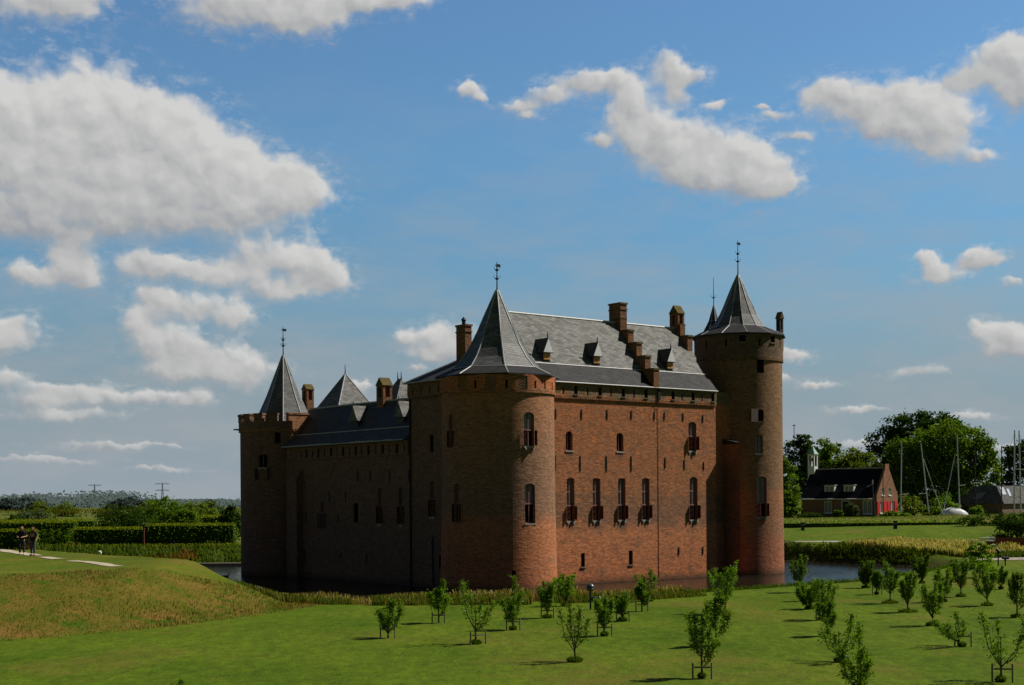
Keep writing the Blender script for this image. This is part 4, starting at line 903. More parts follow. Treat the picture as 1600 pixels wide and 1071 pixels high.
# u,v of the foot, v of the top, crown width px, style, leaf, support width px (0 none), foot growth, label
ORCH=[
(604.7,997.4,942,46,'vase','leaf_fruit',20,0,'small round-headed fruit tree with dense low crown, farthest left of the orchard'),
(684,973.8,903,44,'column','leaf_young',18,0,'bright green young fruit tree in front of the shaded castle wall, beside the dry reeds'),
(741.4,1006.7,910,60,'open','leaf_fruit',27,.3,'loosely branched fruit tree with tall leader, on open lawn before the corner tower'),
(800.5,984.5,906,40,'spiky','leaf_fruit',17,.2,'fruit tree with one long bare upright shoot above a cup-shaped crown, before the corner tower'),
(854,966,911,32,'vase','leaf_fruit',17,.3,'bushy fruit tree directly below the sunlit edge of the corner tower'),
(883,947.6,901,40,'vase','leaf_young',0,.35,'wide bright fruit tree just left of the round globe floodlight'),
(896.4,1034.5,949,50,'open','leaf_fruitdark',0,.35,'dark ragged fruit tree with weedy foot, near the middle of the lawn'),
(943,994,936,38,'vase','leaf_fruit',20,.2,'fruit tree with clear trunk and three-post frame, right behind the dark ragged tree'),
(971.5,971,928,30,'vase','leaf_fruit',14,.3,'short fruit tree with pale fruit specks, right of the globe floodlight'),
(1001.4,956,903,25,'column','leaf_fruit',16,0,'slim fruit tree with an open frame, in front of the two small wall slits'),
(1015.4,940,884,34,'open','leaf_fruit',0,.2,'two-stemmed fruit tree leaning left against the sunlit brick wall by the drainpipe line'),
(1094.4,1060.5,933,56,'column','leaf_fruit',22,.15,'tall narrow fruit tree at the bottom of the lawn, nearest of its row'),
(1117,1010,915,44,'column','leaf_fruit',0,.2,'tall fruit tree overlapping just behind the nearest tree of its row'),
(1132,960,884,50,'vase','leaf_young',0,.2,"bright full fruit tree at the row's far end before the tall keep tower"),
(1248,926,872,30,'vase','leaf_fruitdark',0,.25,'dark fruit tree at the water edge just right of the tall keep tower'),
(1251,940,912,18,'vase','leaf_young',0,0,'very small thin-stemmed fruit tree at the left edge of the right hand rows'),
(1264,952,910,36,'bush','leaf_fruit',0,.3,'low round bush-like fruit tree behind the crowded middle row'),
(1283,969,903,44,'vase','leaf_fruit',12,.2,'fruit tree with a two-post stake in the crowded middle row'),
(1291,994.5,930,44,'column','leaf_fruit',0,.2,'fruit tree in the crowded middle row, between the staked one and the large spreading one'),
(1309,1035,958,72,'open','leaf_fruit',0,.2,'large spreading fruit tree with separate upright arms in the crowded middle row'),
(1338,1096,981,66,'spiky','leaf_fruit',0,.2,'fruit tree cut off by the bottom edge of the picture, with whippy upright shoots'),
(1352,919,880,25,'bush','leaf_fruitdark',0,.35,'dark egg-shaped fruit bush leafy to the ground, beside the moat'),
(1368.6,929.4,888,17,'column','leaf_young',12,.15,'thin little fruit tree with small frame, right of the dark egg-shaped bush'),
(1389.6,943,883,30,'vase','leaf_fruit',0,.55,'round fruit tree with a clear stem rising from a dome of grass'),
(1417,957,898,32,'vase','leaf_fruit',0,.6,'yellowish fruit tree with a cone shaped crown and a wide grassy foot'),
(1439.8,912,866,26,'bush','leaf_fruitdark',0,.25,'dark fruit tree at the right hand end of the moat, before the dry reeds'),
(1456,978,914,50,'vase','leaf_fruit',0,.4,'dense fruit tree with dark weedy foot, left of the scraggly one'),
(1474,941,892,28,'vase','leaf_fruit',0,.2,'fruit tree half hidden behind the dense one with the weedy foot'),
(1500.3,932.8,880,29,'vase','leaf_fruitdark',0,.35,'dark pointed fruit tree beside the small white spot lamp'),
(1541.3,946.8,893,38,'vase','leaf_fruit',0,.4,'broad cup shaped fruit tree on the right, with dark stakes at its foot'),
(1587.7,965,882,34,'column','leaf_fruitdark',0,.35,'tall dark fruit tree at the right edge of the picture'),
(1501.4,1010.5,952,52,'open','leaf_fruit',13,.2,'scraggly fruit tree with few leaves and a long arm reaching left'),
(1562,1065.5,955,92,'open','leaf_fruit',17,.2,'wide nearly bare-armed fruit tree with white posts in the lower right corner'),
(1563,921,886,26,'vase','leaf_fruit',0,.2,'small back row fruit tree below the floodlight post at the far right'),
]
for i,(u,v,vt,cw,stl,lm,sw,ft,lab) in enumerate(ORCH):
    X,Y=surveyed(u,v); px=Y/FPX; h=(v-vt)*px; r_=random.Random(i)
    lean=(0,0)
    if 'leaning left' in lab: lean=(-.25,0)
    if 'reaching left' in lab: lean=(-.5,0)
    fruit_tree(X,Y,h*1.05,cw*px,100+i,lab,stl,lm,.19 if stl in('vase','open') and h>1.6 else .13,{'open':.9,'bush':1.6}.get(stl,1.35),lean=lean,leaf=.085+.0005*max(0,Y-45),foottuft=ft*.7)
    if sw: stakes(X+(.1 if i==2 else 0),Y-.12,r_.uniform(-.25,.25)+(.3 if i==2 else 0),max(.55,sw*px),.50 if i<12 else .55,'wooden support frame round the '+' '.join(lab.split(',')[0].split()[:11]))
# young broad-leaved plant and hogweed at the right
tree('leafy_shrub','fresh green fan-leaved shrub with pale flower heads by the pale reeds, far right',*G(1529,899,.9),[(0,0,.95,1.0,.9,.7),(-.55,0,1.5,.45,.4,.5),(.5,.1,1.55,.45,.4,.5),(0,0,1.8,.5,.5,.5)],'leaf_young',(.05,.8),1500,.17,61,cat='shrub')
hx,hy=G(1536,885,1.0); hw=empty('hogweed',(hx,hy,H(hx,hy)),0,'tall wild plant with pale flat flower heads behind the fan-leaved shrub','plant')
st=MB(); um=MB(); rr=random.Random(3)
for k in range(9):
    a=rr.uniform(0,6.28); q_=rr.uniform(.1,.8); hh=rr.uniform(1.5,2.3); st.tube([(q_*.3*math.cos(a),q_*.3*math.sin(a),0),(q_*math.cos(a),q_*math.sin(a),hh)],[.025,.012],5)
    for j in range(9):
        b=j*.7; um.lathe([(.02,hh),(.07,hh+.05),(.02,hh+.08)],6,q_*math.cos(a)+.15*math.cos(b)*(j>0),q_*math.sin(a)+.15*math.sin(b)*(j>0))
st.obj('stem',M['leaf_mid'],hw); um.obj('flower_head',M['umbel'],hw)
# near shrub whose tips show at the bottom edge
sx_,sy_=-5.0,21.3
tree('leafy_shrub','dark leaved shrub whose top just shows at the bottom edge on the left',sx_,sy_,[(0,0,2.15,.17,.17,.42),(-.12,.05,1.7,.35,.3,.4),(.33,0,1.98,.09,.1,.28),(.1,0,1.2,.6,.5,.6)],'leaf_fruit',(.03,1.2),900,.11,77,cat='shrub')

# --- grasses and reeds that nobody could count
def blades(name,pts,hts,wds,mats,label,cat,lean=.25,seed=5,mi=None):
    r=np.random.RandomState(seed); P_=np.asarray(pts,float); n=len(P_); a=r.uniform(0,2*PI,n); d=np.stack([np.cos(a),np.sin(a),0*a],1); s=np.stack([-np.sin(a),np.cos(a),0*a],1)
    hts=np.asarray(hts).reshape(-1,1); wds=np.broadcast_to(wds,(n,)).reshape(-1,1); tip=P_+np.array([0,0,1])*hts+(d*r.uniform(0,lean,(n,1))+np.array([-.1,0,0]))*hts
    V=np.stack([P_-s*wds*.5,P_+s*wds*.5,tip+s*wds*.28,tip-s*wds*.28],1).reshape(-1,3); me=fast_mesh(name,V,np.arange(4*n).reshape(n,4))
    o=link(name,me,[M[m] for m in mats])
    if len(mats)>1: me.polygons.foreach_set('material_index',(r.randint(0,len(mats),n) if mi is None else np.asarray(mi)).astype(np.int32))
    return tag(o,label,cat,None,'stuff')
def scatter_band(pts,width,n,seed):
    r=np.random.RandomState(seed); pts=np.array(pts,float); seg=np.hypot(*(pts[1:]-pts[:-1]).T); cum=np.r_[0,np.cumsum(seg)]
    t_=r.uniform(0,cum[-1],n); i=np.searchsorted(cum,t_,'right')-1; i=np.clip(i,0,len(seg)-1); f=((t_-cum[i])/seg[i]).reshape(-1,1); d=(pts[i+1]-pts[i])/seg[i].reshape(-1,1)
    nn=np.stack([-d[:,1],d[:,0]],1); w0,w1=width; q=r.uniform(0,1,(n,1)); p=pts[i]*(1-f)+pts[i+1]*f+nn*(w0+(w1-w0)*q)
    return np.c_[p,height(p[:,0],p[:,1])],q[:,0],t_/cum[-1]
nz_=lambda p,s,k: wob(p[:,0],p[:,1],s,k)
nb=[(-13,77.0),(-7,73.0),(1,73.0),(5,75.0),(8.3,77.6)]
p,q,t_=scatter_band(nb,(-3.4,.8),15000,1)
hh=np.clip(.35+.75*q+.25*nz_(p,1.1,7),.15,1.35)*np.random.uniform(.6,1.15,len(p))*np.where(t_>.72,.62,.82)
blades('dry_reeds',p,hh,.045,['rush','reed','tuftgreen','reedgreen'],'straw and rust coloured reeds along the near bank of the moat','reeds',.3,2,mi=np.where(q>.42,np.random.choice([0,1,0,3],len(p)),np.random.choice([2,2,3,0],len(p))))
nb2=[(8.3,77.6),(13,81),(17,84.5),(21.5,88.5),(27,96.5),(32,105)]
p,q,t_=scatter_band(nb2,(-1.3,.4),9000,3); blades('bank_grass',p,np.random.uniform(.05,.24,len(p)),.05,['verge','tuftgreen'],'bright unmown grass along the bank edge right of the reeds','grass',.5,4)
rb=[(35.5,117.5),(34,121),(30.5,126.5),(26.5,132)]
p,q,t_=scatter_band([(38.5,113),(36.2,118.5),(32,124.5),(29.2,128.4)],(-6.0,.0),15000,5)
hh=np.clip(1.05+.5*nz_(p,.5,9),.45,1.9)*np.random.uniform(.6,1.1,len(p))*.62*np.clip(.45+1.4*t_*(1-t_)*3,.4,1.1)
blades('tall_reeds',p,hh,.09,['reed','reedgreen'],'tall pale reeds with green feet on the far bank of the moat at the right','reeds',.3,6,mi=np.where((hh>.5)&(np.random.rand(len(p))<.8),0,1))
p,q,t_=scatter_band([(34.3,119),(30,125),(25.7,130.6),(22,144)],(-1.3,.15),5000,15); blades('bank_sedge',p,np.random.uniform(.12,.42,len(p))*np.where(p[:,0]<28.5,.45,1),.09,['reedgreen','tuftgreen'],'dark green sedge hanging over the far water edge','grass',.5,16)
p,q,t_=scatter_band([(-50,127.5),(-28,128.8),(-20.5,131.5),(-15,147)],(0,8),9000,7)
blades('weedy_bank',p,np.random.uniform(.2,.75,len(p))*(.6+.5*(nz_(p,.8,2)>0)),.16,['tuftgreen','reedgreen','tuft'],'weedy bank of mixed plants above the far quay on the left','weeds',.6,8,mi=np.where(nz_(p,.45,5)>.28,2,np.random.randint(0,2,len(p))))
# long grass on the rampart face
r_=np.random.RandomState(21); n=95000; px_=r_.uniform(-40,-5,n); py_=r_.uniform(30,80,n); d_=-sdist(px_,py_,RAMP); s_=(px_+19.1)*.54+(py_-52.6)*.84; rn=np.clip(11.5-.33*s_,4.2,13)
ok=(d_>.2)&(d_<rn*1.05); p=np.c_[px_,py_,height(px_,py_)][ok]; cl=nz_(p,.55,11)+.6*nz_(p,1.7,12)
hh=np.clip(.065+.075*cl,.04,.25)*r_.uniform(.5,1.6,len(p))
blades('rampart_grass',p,hh,.028,['tuft','tuftgreen'],'long dry and green grass on the sloping face of the rampart','grass',.9,9,mi=np.where(cl+r_.normal(size=len(p))*.3>.12,0,1))
# --- paths
tag_pts=[(-160,0)]
pth=interp([G(-60,852,2.7),G(5,861,2.7),G(54,868.5,2.7)]); strip('path',pth,.9,M['paving'])
strip('path',interp([G(67,871,2.7),G(91,874,2.7)]),.75,M['paving']); strip('path',interp([G(112,876.2,2.7),G(150,881,2.7),G(168,884.5,2.7),G(183,886.2,2.7)]),.7,M['paving'])
strip('path',interp([(14.,135),(25.9,133.5),(30.2,132.6),(34,130),(36.8,126),(38,121)],1),1.2,M['greypath'])
strip('path',interp([(36.5,112),(41,111.5),(50,109)],1),4.2,M['greypath'])
# --- quay edge on the far left bank
qb=MB(); qb.box(-60,-22.0,127.6,128.2,-1,.30); qo=qb.obj('quay_kerb',M['stone'],None); tag(qo,'pale stone kerb edging the far bank of the moat at the left','kerb')

# ------------------------------------------------------------------ garden on the left
def hedge(name,label,x0,x1,y0,y1,h,seed,z=None,group='clipped garden hedges',dens=26,ls=.16,top='leaf_hedgetop',body='leaf_hedge'):
    r=np.random.RandomState(seed); zc=H((x0+x1)/2,(y0+y1)/2) if z is None else z
    cx,cy=(x0+x1)/2,(y0+y1)/2; root=empty(name,(cx,cy,zc),0,label,'hedge',group); a,b=(x1-x0)/2,(y1-y0)/2
    core=MB(); core.box(-a+.15,a-.15,-b+.15,b-.15,-.2,h-.15); core.obj('branches',M['leaf_dark'],root)
    C=[];O=[]
    for (ax,ln,hh,nv) in ((0,2*a,h,(0,-1,0)),(0,2*a,h,(0,1,0)),(1,2*b,h,(1,0,0)),(1,2*b,h,(-1,0,0))):
        n=int(ln*hh*dens); u=r.uniform(-ln/2,ln/2,n); v=r.uniform(0,hh,n); dpt=r.uniform(-.12,.28,n)*r.uniform(.4,1,n)+.07*np.sin(u*2.3+seed)
        c=np.stack([u,nv[1]*(b+dpt),v],1) if ax==0 else np.stack([nv[0]*(a+dpt),u,v],1); C.append(c); O.append(np.tile(nv,(n,1)))
    C=np.concatenate(C);O=np.concatenate(O).astype(float); k=len(C)
    N=unit(O*.35+rand_dirs(r,k)*.8+np.array([.35,0,.4])); T=rand_dirs(r,k); T=unit(T-N*np.sum(T*N,1,keepdims=True)); L=ls*r.uniform(.6,1.4,k); leaf_mesh('side_foliage',C,N,T,L,L*.7,M[body],root)
    n=int(4*a*b*dens*1.5)+400; C=np.stack([r.uniform(-a,a,n),r.uniform(-b,b,n),h+r.uniform(-.12,.16,n)**1],1); N=unit(rand_dirs(r,n)*.8+np.array([0,0,.6])); T=rand_dirs(r,n)+np.array([0,0,.5]); T=unit(T-N*np.sum(T*N,1,keepdims=True)); L=ls*r.uniform(.6,1.4,n)
    leaf_mesh('top_growth',C,N,T,L,L*.6,M[top],root); return root
def xat(u,Y): return (u-800)/FPX*Y
hedge('hedge','long clipped green hedge behind the quay, right hand stretch ending at the castle',xat(224,138),xat(367,138),137.6,139.2,2.30,1)
hedge('hedge','clipped green hedge between the conical shrubs and the leaning red post',xat(112,138),xat(222,138),138.0,139.4,2.0,2)
hedge('hedge','clipped hedge directly behind the two walking people',xat(-40,133),xat(58,133),132.4,133.4,2.1,3,z=1.2)
hedge('hedge','tall hedge at the back of the recess behind the conical shrubs',xat(0,147),xat(118,147),146.5,147.8,2.5,4)
hedge('hedge','yellowish back hedge seen over the left part of the garden',xat(-30,160),xat(150,160),159,161,2.5,5,top='leaf_hedgetop')
hedge('hedge','small bright clipped hedge beyond the long hedge near the castle',xat(318,175),xat(350,175),174,177,2.6,6,dens=14,ls=.22)
hedge('low_hedge','very low clipped edging hedge along the top of the weedy bank',xat(62,136),xat(372,136),135.5,136.1,.35,7,dens=40)
for i,u in enumerate((68,80,92,104)):
    X=xat(u,142); tree('conical_shrub',['first','second','third','fourth'][i]+' from the left of four clipped conical shrubs in the dark hedge recess',X,142,[(0,0,.6,.55,.55,.6),(0,0,1.15,.42,.42,.5),(0,0,1.6,.22,.22,.35)],'leaf_mid',(.05,.5),1100,.13,200+i,'conical shrubs in the hedge recess','shrub')
tree('round_tree','dark dense round-headed bush tree standing over the long hedge',xat(196,150),150,[(0,0,2.3,2.4,2.2,1.9),(-1.3,.3,1.9,1.8,1.6,1.5),(1.2,0,2.1,1.8,1.7,1.6),(.2,0,3.2,1.5,1.4,1.0)],'leaf_dark',(.2,1.2),6500,.22,31,cat='tree')
for i,(u,v,D,hw,hh,lm,lab) in enumerate([
 (255,774,200,3.8,2.9,'leaf_mid','tallest broad bush of the group beyond the long hedge, under the right pylon'),
 (300,782,205,3.6,2.6,'leaf_olive','olive green bush right of the tallest one beyond the long hedge'),
 (232,782,210,2.6,2.4,'leaf_olive','lower bush between the round dark tree and the tallest bush'),
 (325,783,215,2.6,2.4,'leaf_grey','grey green bush at the right end of the group beyond the long hedge'),
 (288,793,178,1.6,1.6,'leaf_mid','small mid green bush in front of the olive bush'),
 (358,790,165,1.5,2.2,'leaf_dark','dark upright bush next to the left battlemented tower'),
 (50,797,190,3.4,1.5,'leaf_grey','wide low grey green bush above the heads of the two people'),
 (22,805,175,1.8,1.2,'leaf_dark','low dark bush at the left edge above the hedges'),
 (100,782,300,3.2,2.6,'leaf_olive','bush on the far side of the grassy dike'),
 (60,784,320,3.0,2.4,'leaf_olive','dull bush on the far dike left of the pylons'),
 (170,787,290,3.0,1.8,'leaf_grey','pale bush on the far dike under the left pylon')]):
    X=xat(u,D); zt=CAM_Z+(779-.007*(u-800)-v)*D/FPX; z0=H(X,D); hh_=zt-z0
    tree('bush',lab,X,D,[(0,0,hh_*.5,hw*.8,hw*.7,hh_*.5),(-hw*.5,.3,hh_*.38,hw*.55,hw*.5,hh_*.4),(hw*.5,0,hh_*.4,hw*.55,hw*.5,hh_*.42),(hw*.1,-.4,hh_*.72,hw*.4,hw*.4,hh_*.26)],lm,(.15,hh_*.35),3200,.26+D*.0004,300+i,'bushes beyond the garden',cat='bush')
# far wood along the horizon, reads as one hazy band
r=np.random.RandomState(41); C=[];N=[]
for k in range(420):
    u=r.uniform(-500,2100); D=r.uniform(900,1500); X=xat(u,D); lo=7.0+3.0*math.sin(u*.013)+2.5*math.sin(u*.041+1)+r.uniform(-2,2.5); 
    n=230; c=np.stack([X+r.normal(size=n)*13,D+r.normal(size=n)*8,np.clip(r.rand(n)**.7*max(3,lo),0,30)],1); C.append(c)
C=np.concatenate(C); n=len(C); N=unit(rand_dirs(r,n)*.35+np.array([.6,-.5,.6])); T=rand_dirs(r,n); T=unit(T-N*np.sum(T*N,1,keepdims=True)); L=r.uniform(1.4,3.2,n)
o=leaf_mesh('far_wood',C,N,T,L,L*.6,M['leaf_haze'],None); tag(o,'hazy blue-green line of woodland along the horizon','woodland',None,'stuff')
for i,(u,v,D,hw,lab) in enumerate([(40,777,800,14,'wide distant tree clump on the horizon at the far left'),(190,779,820,9,'small dark distant tree clump between the two pylons, left of centre'),(208,776,840,10,'rounded dark distant tree clump just right of the left pylon'),(12,779,780,9,'distant tree clump cut by the left edge')]):
    X=xat(u,D); zt=CAM_Z+(779-.007*(u-800)-v)*D/FPX
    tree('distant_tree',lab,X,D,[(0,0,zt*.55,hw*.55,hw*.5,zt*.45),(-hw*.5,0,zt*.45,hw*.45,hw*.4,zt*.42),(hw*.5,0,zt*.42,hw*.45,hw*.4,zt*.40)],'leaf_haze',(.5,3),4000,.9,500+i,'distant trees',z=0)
# pylons
def pylon(u,vtop,D,label):
    X=xat(u,D); ht=CAM_Z+(779-.007*(u-800)-vtop)*D/FPX; o=empty('transmission_tower',(X,D,0),0,label,'pylon','pylons on the horizon'); s=ht/40
    b=MB(); w_=.45*s*2.2
    for sx,sy in((-1,-1),(1,-1),(1,1),(-1,1)): b.tube([(sx*3.2*s,sy*3.2*s,0),(sx*1.0*s,sy*1.0*s,26*s),(sx*.5*s,sy*.5*s,40*s)],.30*s,4)
    for k in range(8):
        z0,z1=k*4.6*s,(k+1)*4.6*s; a0=(3.2-2.3*min(1,z0/(27*s)))*s; a1=(3.2-2.3*min(1,z1/(27*s)))*s
        b.tube([(-a0,-a0,z0),(a1,-a1,z1)],.18*s,4); b.tube([(a0,-a0,z0),(-a1,-a1,z1)],.18*s,4); b.tube([(-a1,-a1,z1),(a1,-a1,z1)],.18*s,4)
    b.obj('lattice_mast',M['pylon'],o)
    for zz,hw in((25,13),(37,13)):
        c=MB(); 
        c.tube([(-hw*s,0,(zz+1.3)*s),(0,0,zz*s),(hw*s,0,(zz+1.3)*s)],.30*s,4); c.tube([(-hw*s,0,(zz+1.3)*s),(0,0,(zz+2.6)*s),(hw*s,0,(zz+1.3)*s)],.26*s,4)
        for k in range(-3,4): c.tube([(k*hw*s/4,0,(zz+abs(k)*.33)*s),(k*hw*s/4+hw*s/8,0,(zz+2.6-abs(k)*.33)*s)],.15*s,4)
        for k in(-1,-.6,.6,1): c.tube([(k*hw*s*.97,0,(zz+1)*s),(k*hw*s*.97,0,(zz-1.2)*s)],.16*s,4)
        c.obj('cross_arm',M['pylon'],o)
    return X,D,ht
A1=pylon(148,757,2300,'left of the two lattice electricity pylons on the horizon'); A2=pylon(254,754.5,2300,'right of the two lattice electricity pylons, above the broad bush')
# ------------------------------------------------------------------ people on the rampart path
def skin_mesh(name,bones,mats,parent,sub=2,root=0):
    """bones: list of chains, each [(x,y,z,r)...]; a chain starts at an existing joint when its first point repeats one"""
    V=[];R=[];E=[];key={}
    for ch in bones:
        prev=None
        for x,y,z,rd_ in ch:
            k=(round(x,4),round(y,4),round(z,4))
            if k not in key: key[k]=len(V); V.append((x,y,z)); R.append(rd_ if hasattr(rd_,'__len__') else (rd_,rd_))
            i=key[k]
            if prev is not None and prev!=i: E.append((prev,i))
            prev=i
    me=bpy.data.meshes.new(name); me.from_pydata(V,E,[]); o=bpy.data.objects.new('tmp',me); COL.objects.link(o)
    sm=o.modifiers.new('s','SKIN'); sm.use_smooth_shade=True; 
    for i,sv in enumerate(me.skin_vertices[0].data): sv.radius=R[i]; sv.use_root=(i==root)
    ss=o.modifiers.new('u','SUBSURF'); ss.levels=sub; ss.render_levels=sub
    dg=bpy.context.evaluated_depsgraph_get(); dg.update(); r=bpy.data.meshes.new_from_object(o.evaluated_get(dg)); r.name=name
    bpy.data.objects.remove(o); r.materials.clear(); ob=link(name,r,mats,parent); r.polygons.foreach_set('use_smooth',[True]*len(r.polygons)); return ob
def person(x,y,rz,label,pose,hairm,shirtm,trm,shoe):
    o=empty('person',(x,y,H(x,y)+.03),rz,label,'person')       # faces -y before turning
    P=pose; pel=(0,0,.93,(.15,.11)); ch=(0,-.01,1.28,(.165,.115)); nk=(0,-.01,1.47,.055); hd0=(0,-.03,1.56,.085)
    B=[[pel,(0,0,1.08,(.135,.10)),ch,(0,-.005,1.41,(.13,.08)),nk]]
    for sg,k in((-1,'L'),(1,'R')):
        hp=(sg*.095,0,.88,.09); kn=(sg*.10+P['kx'+k],P['ky'+k],.48,.062); an=(sg*.10+P['ax'+k],P['ay'+k],.09,.042); toe=(sg*.12+P['ax'+k],P['ay'+k]-.17,.035,.036)
        B.append([pel,hp,kn,an,toe])
        sh=(sg*.185,-.005,1.40,.058); el=(*P['el'+k],.044); wr=(*P['wr'+k],.030)
        B.append([ch,sh,el,wr])
        e=Vector(P['el'+k]); w_=Vector(P['wr'+k]); d=(w_-e).normalized(); side=d.cross(Vector((0,0,1)) if abs(d.z)<.9 else Vector((0,1,0))).normalized(); up=side.cross(d)
        pm=w_+d*.08; B.append([wr,(*pm,.034)])
        for q_,ln in((-1.5,.065),(-.5,.08),(.5,.075),(1.5,.06)):
            k0=pm+side*q_*.018+d*.02; k1=k0+d*ln*.5-up*.008; k2=k1+d*ln*.4-up*.02; B.append([(*pm,.034),(*k0,.010),(*k1,.009),(*k2,.008)])
        t0=w_+d*.03+side*.03; t1=t0+d*.04+side*.02; B.append([wr,(*t0,.011),(*t1,.009)])
    skin_mesh('body',B,M['skin'],o)
    hd=MB(); hd.lathe([(.02,-.115),(.055,-.10),(.072,-.05),(.078,.0),(.076,.05),(.06,.095),(.02,.118)],20)
    for i,v in enumerate(hd.v): hd.v[i]=(v[0],v[1]*1.2-(.012 if v[1]<0 else 0),v[2])
    hd.add([(-.014,-.098,.0),(.014,-.098,.0),(0,-.125,-.022),(0,-.095,.03),(0,-.098,-.03)],[(0,2,3),(2,1,3),(0,4,2),(4,1,2)])
    for sg in(-1,1): hd.lathe([(.002,-.03),(.018,-.01),(.02,.01),(.004,.03)],8,sg*.080,.0)
    h=hd.obj('head',M['skin'],o,smooth=True); h.location=(0,-.03,1.60)
    fe=MB(); 
    for sg in(-1,1): fe.lathe([(.003,-.006),(.011,0),(.003,.006)],8,sg*.03,-.092)
    fe.box(-.024,.024,-.094,-.088,-.062,-.054); fe.obj('face_features',M['cloth_dark'],h)
    hr_=MB(); hr_.lathe([(.080,-.14),(.098,-.06),(.105,.03),(.096,.09),(.06,.135),(.01,.15)],18,0,.022)
    for i,v in enumerate(hr_.v):
        if v[1]<-.045 and v[2]<.07: hr_.v[i]=(v[0]*1.0,-.05,max(v[2],.055))
    hr_.obj('hair',hairm,h,smooth=True)
    S=[[(0,0,.80,(.17,.13)),(0,0,.90,(.175,.135)),(0,0,1.08,(.165,.128)),(0,-.01,1.28,(.185,.135)),(0,-.005,1.41,(.14,.09)),(0,-.01,1.45,(.075,.07))]]
    for sg,k in((-1,'L'),(1,'R')):
        e=Vector(P['el'+k]); s0=Vector((sg*.185,-.005,1.40)); m_=s0.lerp(e,.8); S.append([(0,-.01,1.28,(.18,.13)),(*s0,.07),(*m_,.062)])
    skin_mesh('shirt',S,shirtm,o)
    Tn=[[(0,0,.99,(.155,.118)),(0,0,.90,(.16,.12))]]
    for sg,k in((-1,'L'),(1,'R')):
        Tn.append([(0,0,.90,(.16,.12)),(sg*.095,0,.84,.10),(sg*.10+P['kx'+k],P['ky'+k],.48,.077),(sg*.10+P['ax'+k],P['ay'+k],.11,.068)])
    skin_mesh('trousers',Tn,trm,o)
    for sg,k in((-1,'L'),(1,'R')):
        skin_mesh('shoe',[[(sg*.10+P['ax'+k],P['ay'+k]+.03,.05,.05),(sg*.11+P['ax'+k],P['ay'+k]-.08,.042,.045),(sg*.12+P['ax'+k],P['ay'+k]-.19,.035,.036)]],shoe,o,1)
    return o
pX,pY=G(34,867,2.72)
p1=person(pX,pY,.15,'person in black top, dark trousers and white shoes with hands together in front',
 dict(kxL=-.03,kyL=-.10,axL=-.05,ayL=.12,kxR=.02,kyR=-.06,axR=.03,ayR=-.12,elL=(-.31,.02,1.12),wrL=(-.22,-.22,1.10),elR=(.30,.0,1.13),wrR=(.10,-.27,1.09),hair=1),M['hair_red'],M['cloth_black'],M['cloth_dark'],M['white'])
cm=MB(); cm.box(-.07,.07,-.05,.05,-.045,.045); cm.lathe([(.035,.0),(.035,.06)],12,0,0,0,0,0,2*PI,Matrix.Translation((0,-.05,0))@Matrix.Rotation(rad(90),4,'X'))
pX2,pY2=G(51.3,868,2.72)
p2=person(pX2,pY2,-.2,'person in dark top with red and cream print and grey jeans, carrying a tan bag',
 dict(kxL=0,kyL=-.05,axL=-.02,ayL=.04,kxR=0,kyR=-.04,axR=.0,ayR=-.03,elL=(-.28,.05,1.13),wrL=(-.27,-.05,.90),elR=(.29,.05,1.12),wrR=(.27,-.12,.94),hair=1),M['hair_brown'],M['cloth_black'],M['cloth_jeans'],M['cloth_dark'])
pt=MB()
for (x,z,w_,h_) in((-.02,1.33,.08,.07),(.06,1.26,.06,.08),(-.07,1.24,.05,.06),(.02,1.18,.07,.05)): pt.box(x-w_/2,x+w_/2,-.165,-.135,z-h_/2,z+h_/2)
pt.obj('shirt_print',M['cloth_pale'],p2); pt=MB(); pt.box(-.12,.12,-.150,-.12,1.13,1.40); pt.obj('shirt_front',M['cloth_red'],p2)
bgx=Matrix.Translation((pX2,pY2,H(pX2,pY2)+.03))@Matrix.Rotation(-.2,4,'Z')@Vector((-.36,-.06,.62))
bag=empty('shoulder_bag',bgx,-.2,'round tan bag hanging from the left arm of the person in jeans','bag')
q_=MB(); q_.lathe([(.02,-.17),(.13,-.13),(.18,-.02),(.15,.10),(.05,.14)],16)
for i,v in enumerate(q_.v): q_.v[i]=(v[0],v[1]*.55,v[2])
q_.obj('pouch',M['leather'],bag,smooth=True); q_=MB(); q_.tube([(-.10,0,.10),(-.04,0,.26),(.06,0,.30),(.11,0,.10)],.012,6); q_.obj('handle',M['leather'],bag)
# ------------------------------------------------------------------ lamps and small things
def globe_lamp(u,v,D,r,label,post=True,spot=None,z0=None):
    X=xat(u,D); zc=CAM_Z+(779-.007*(u-800)-v)*D/FPX; zb=H(X,D); o=empty('globe_floodlight',(X,D,zb),0,label,'floodlight')
    g=MB(); g.lathe([(r*math.cos(a),zc-zb+r*math.sin(a)) for a in np.linspace(-PI/2+.02,PI/2-.02,17)],28); g.obj('globe',M['gfloor'],o,smooth=True)
    g=MB(); g.lathe([(r*1.015,zc-zb-.02),(r*1.015,zc-zb+.02)],28); g.obj('seam_band',M['blackmetal'],o)
    g=MB(); g.lathe([(.05,-.1),(.045,zc-zb-r+.01)],10); g.obj('post',M['blackmetal'],o)
    g=MB(); g.lathe([(r*.16,0),(r*.2,.05),(r*.1,.06)],12,0,0,0,0,0,2*PI,Matrix.Translation((.4*r,-.80*r,zc-zb-.25*r))@Matrix.Rotation(rad(90),4,'X')); g.obj('lamp_eye',M['skylight'],o)
    return o
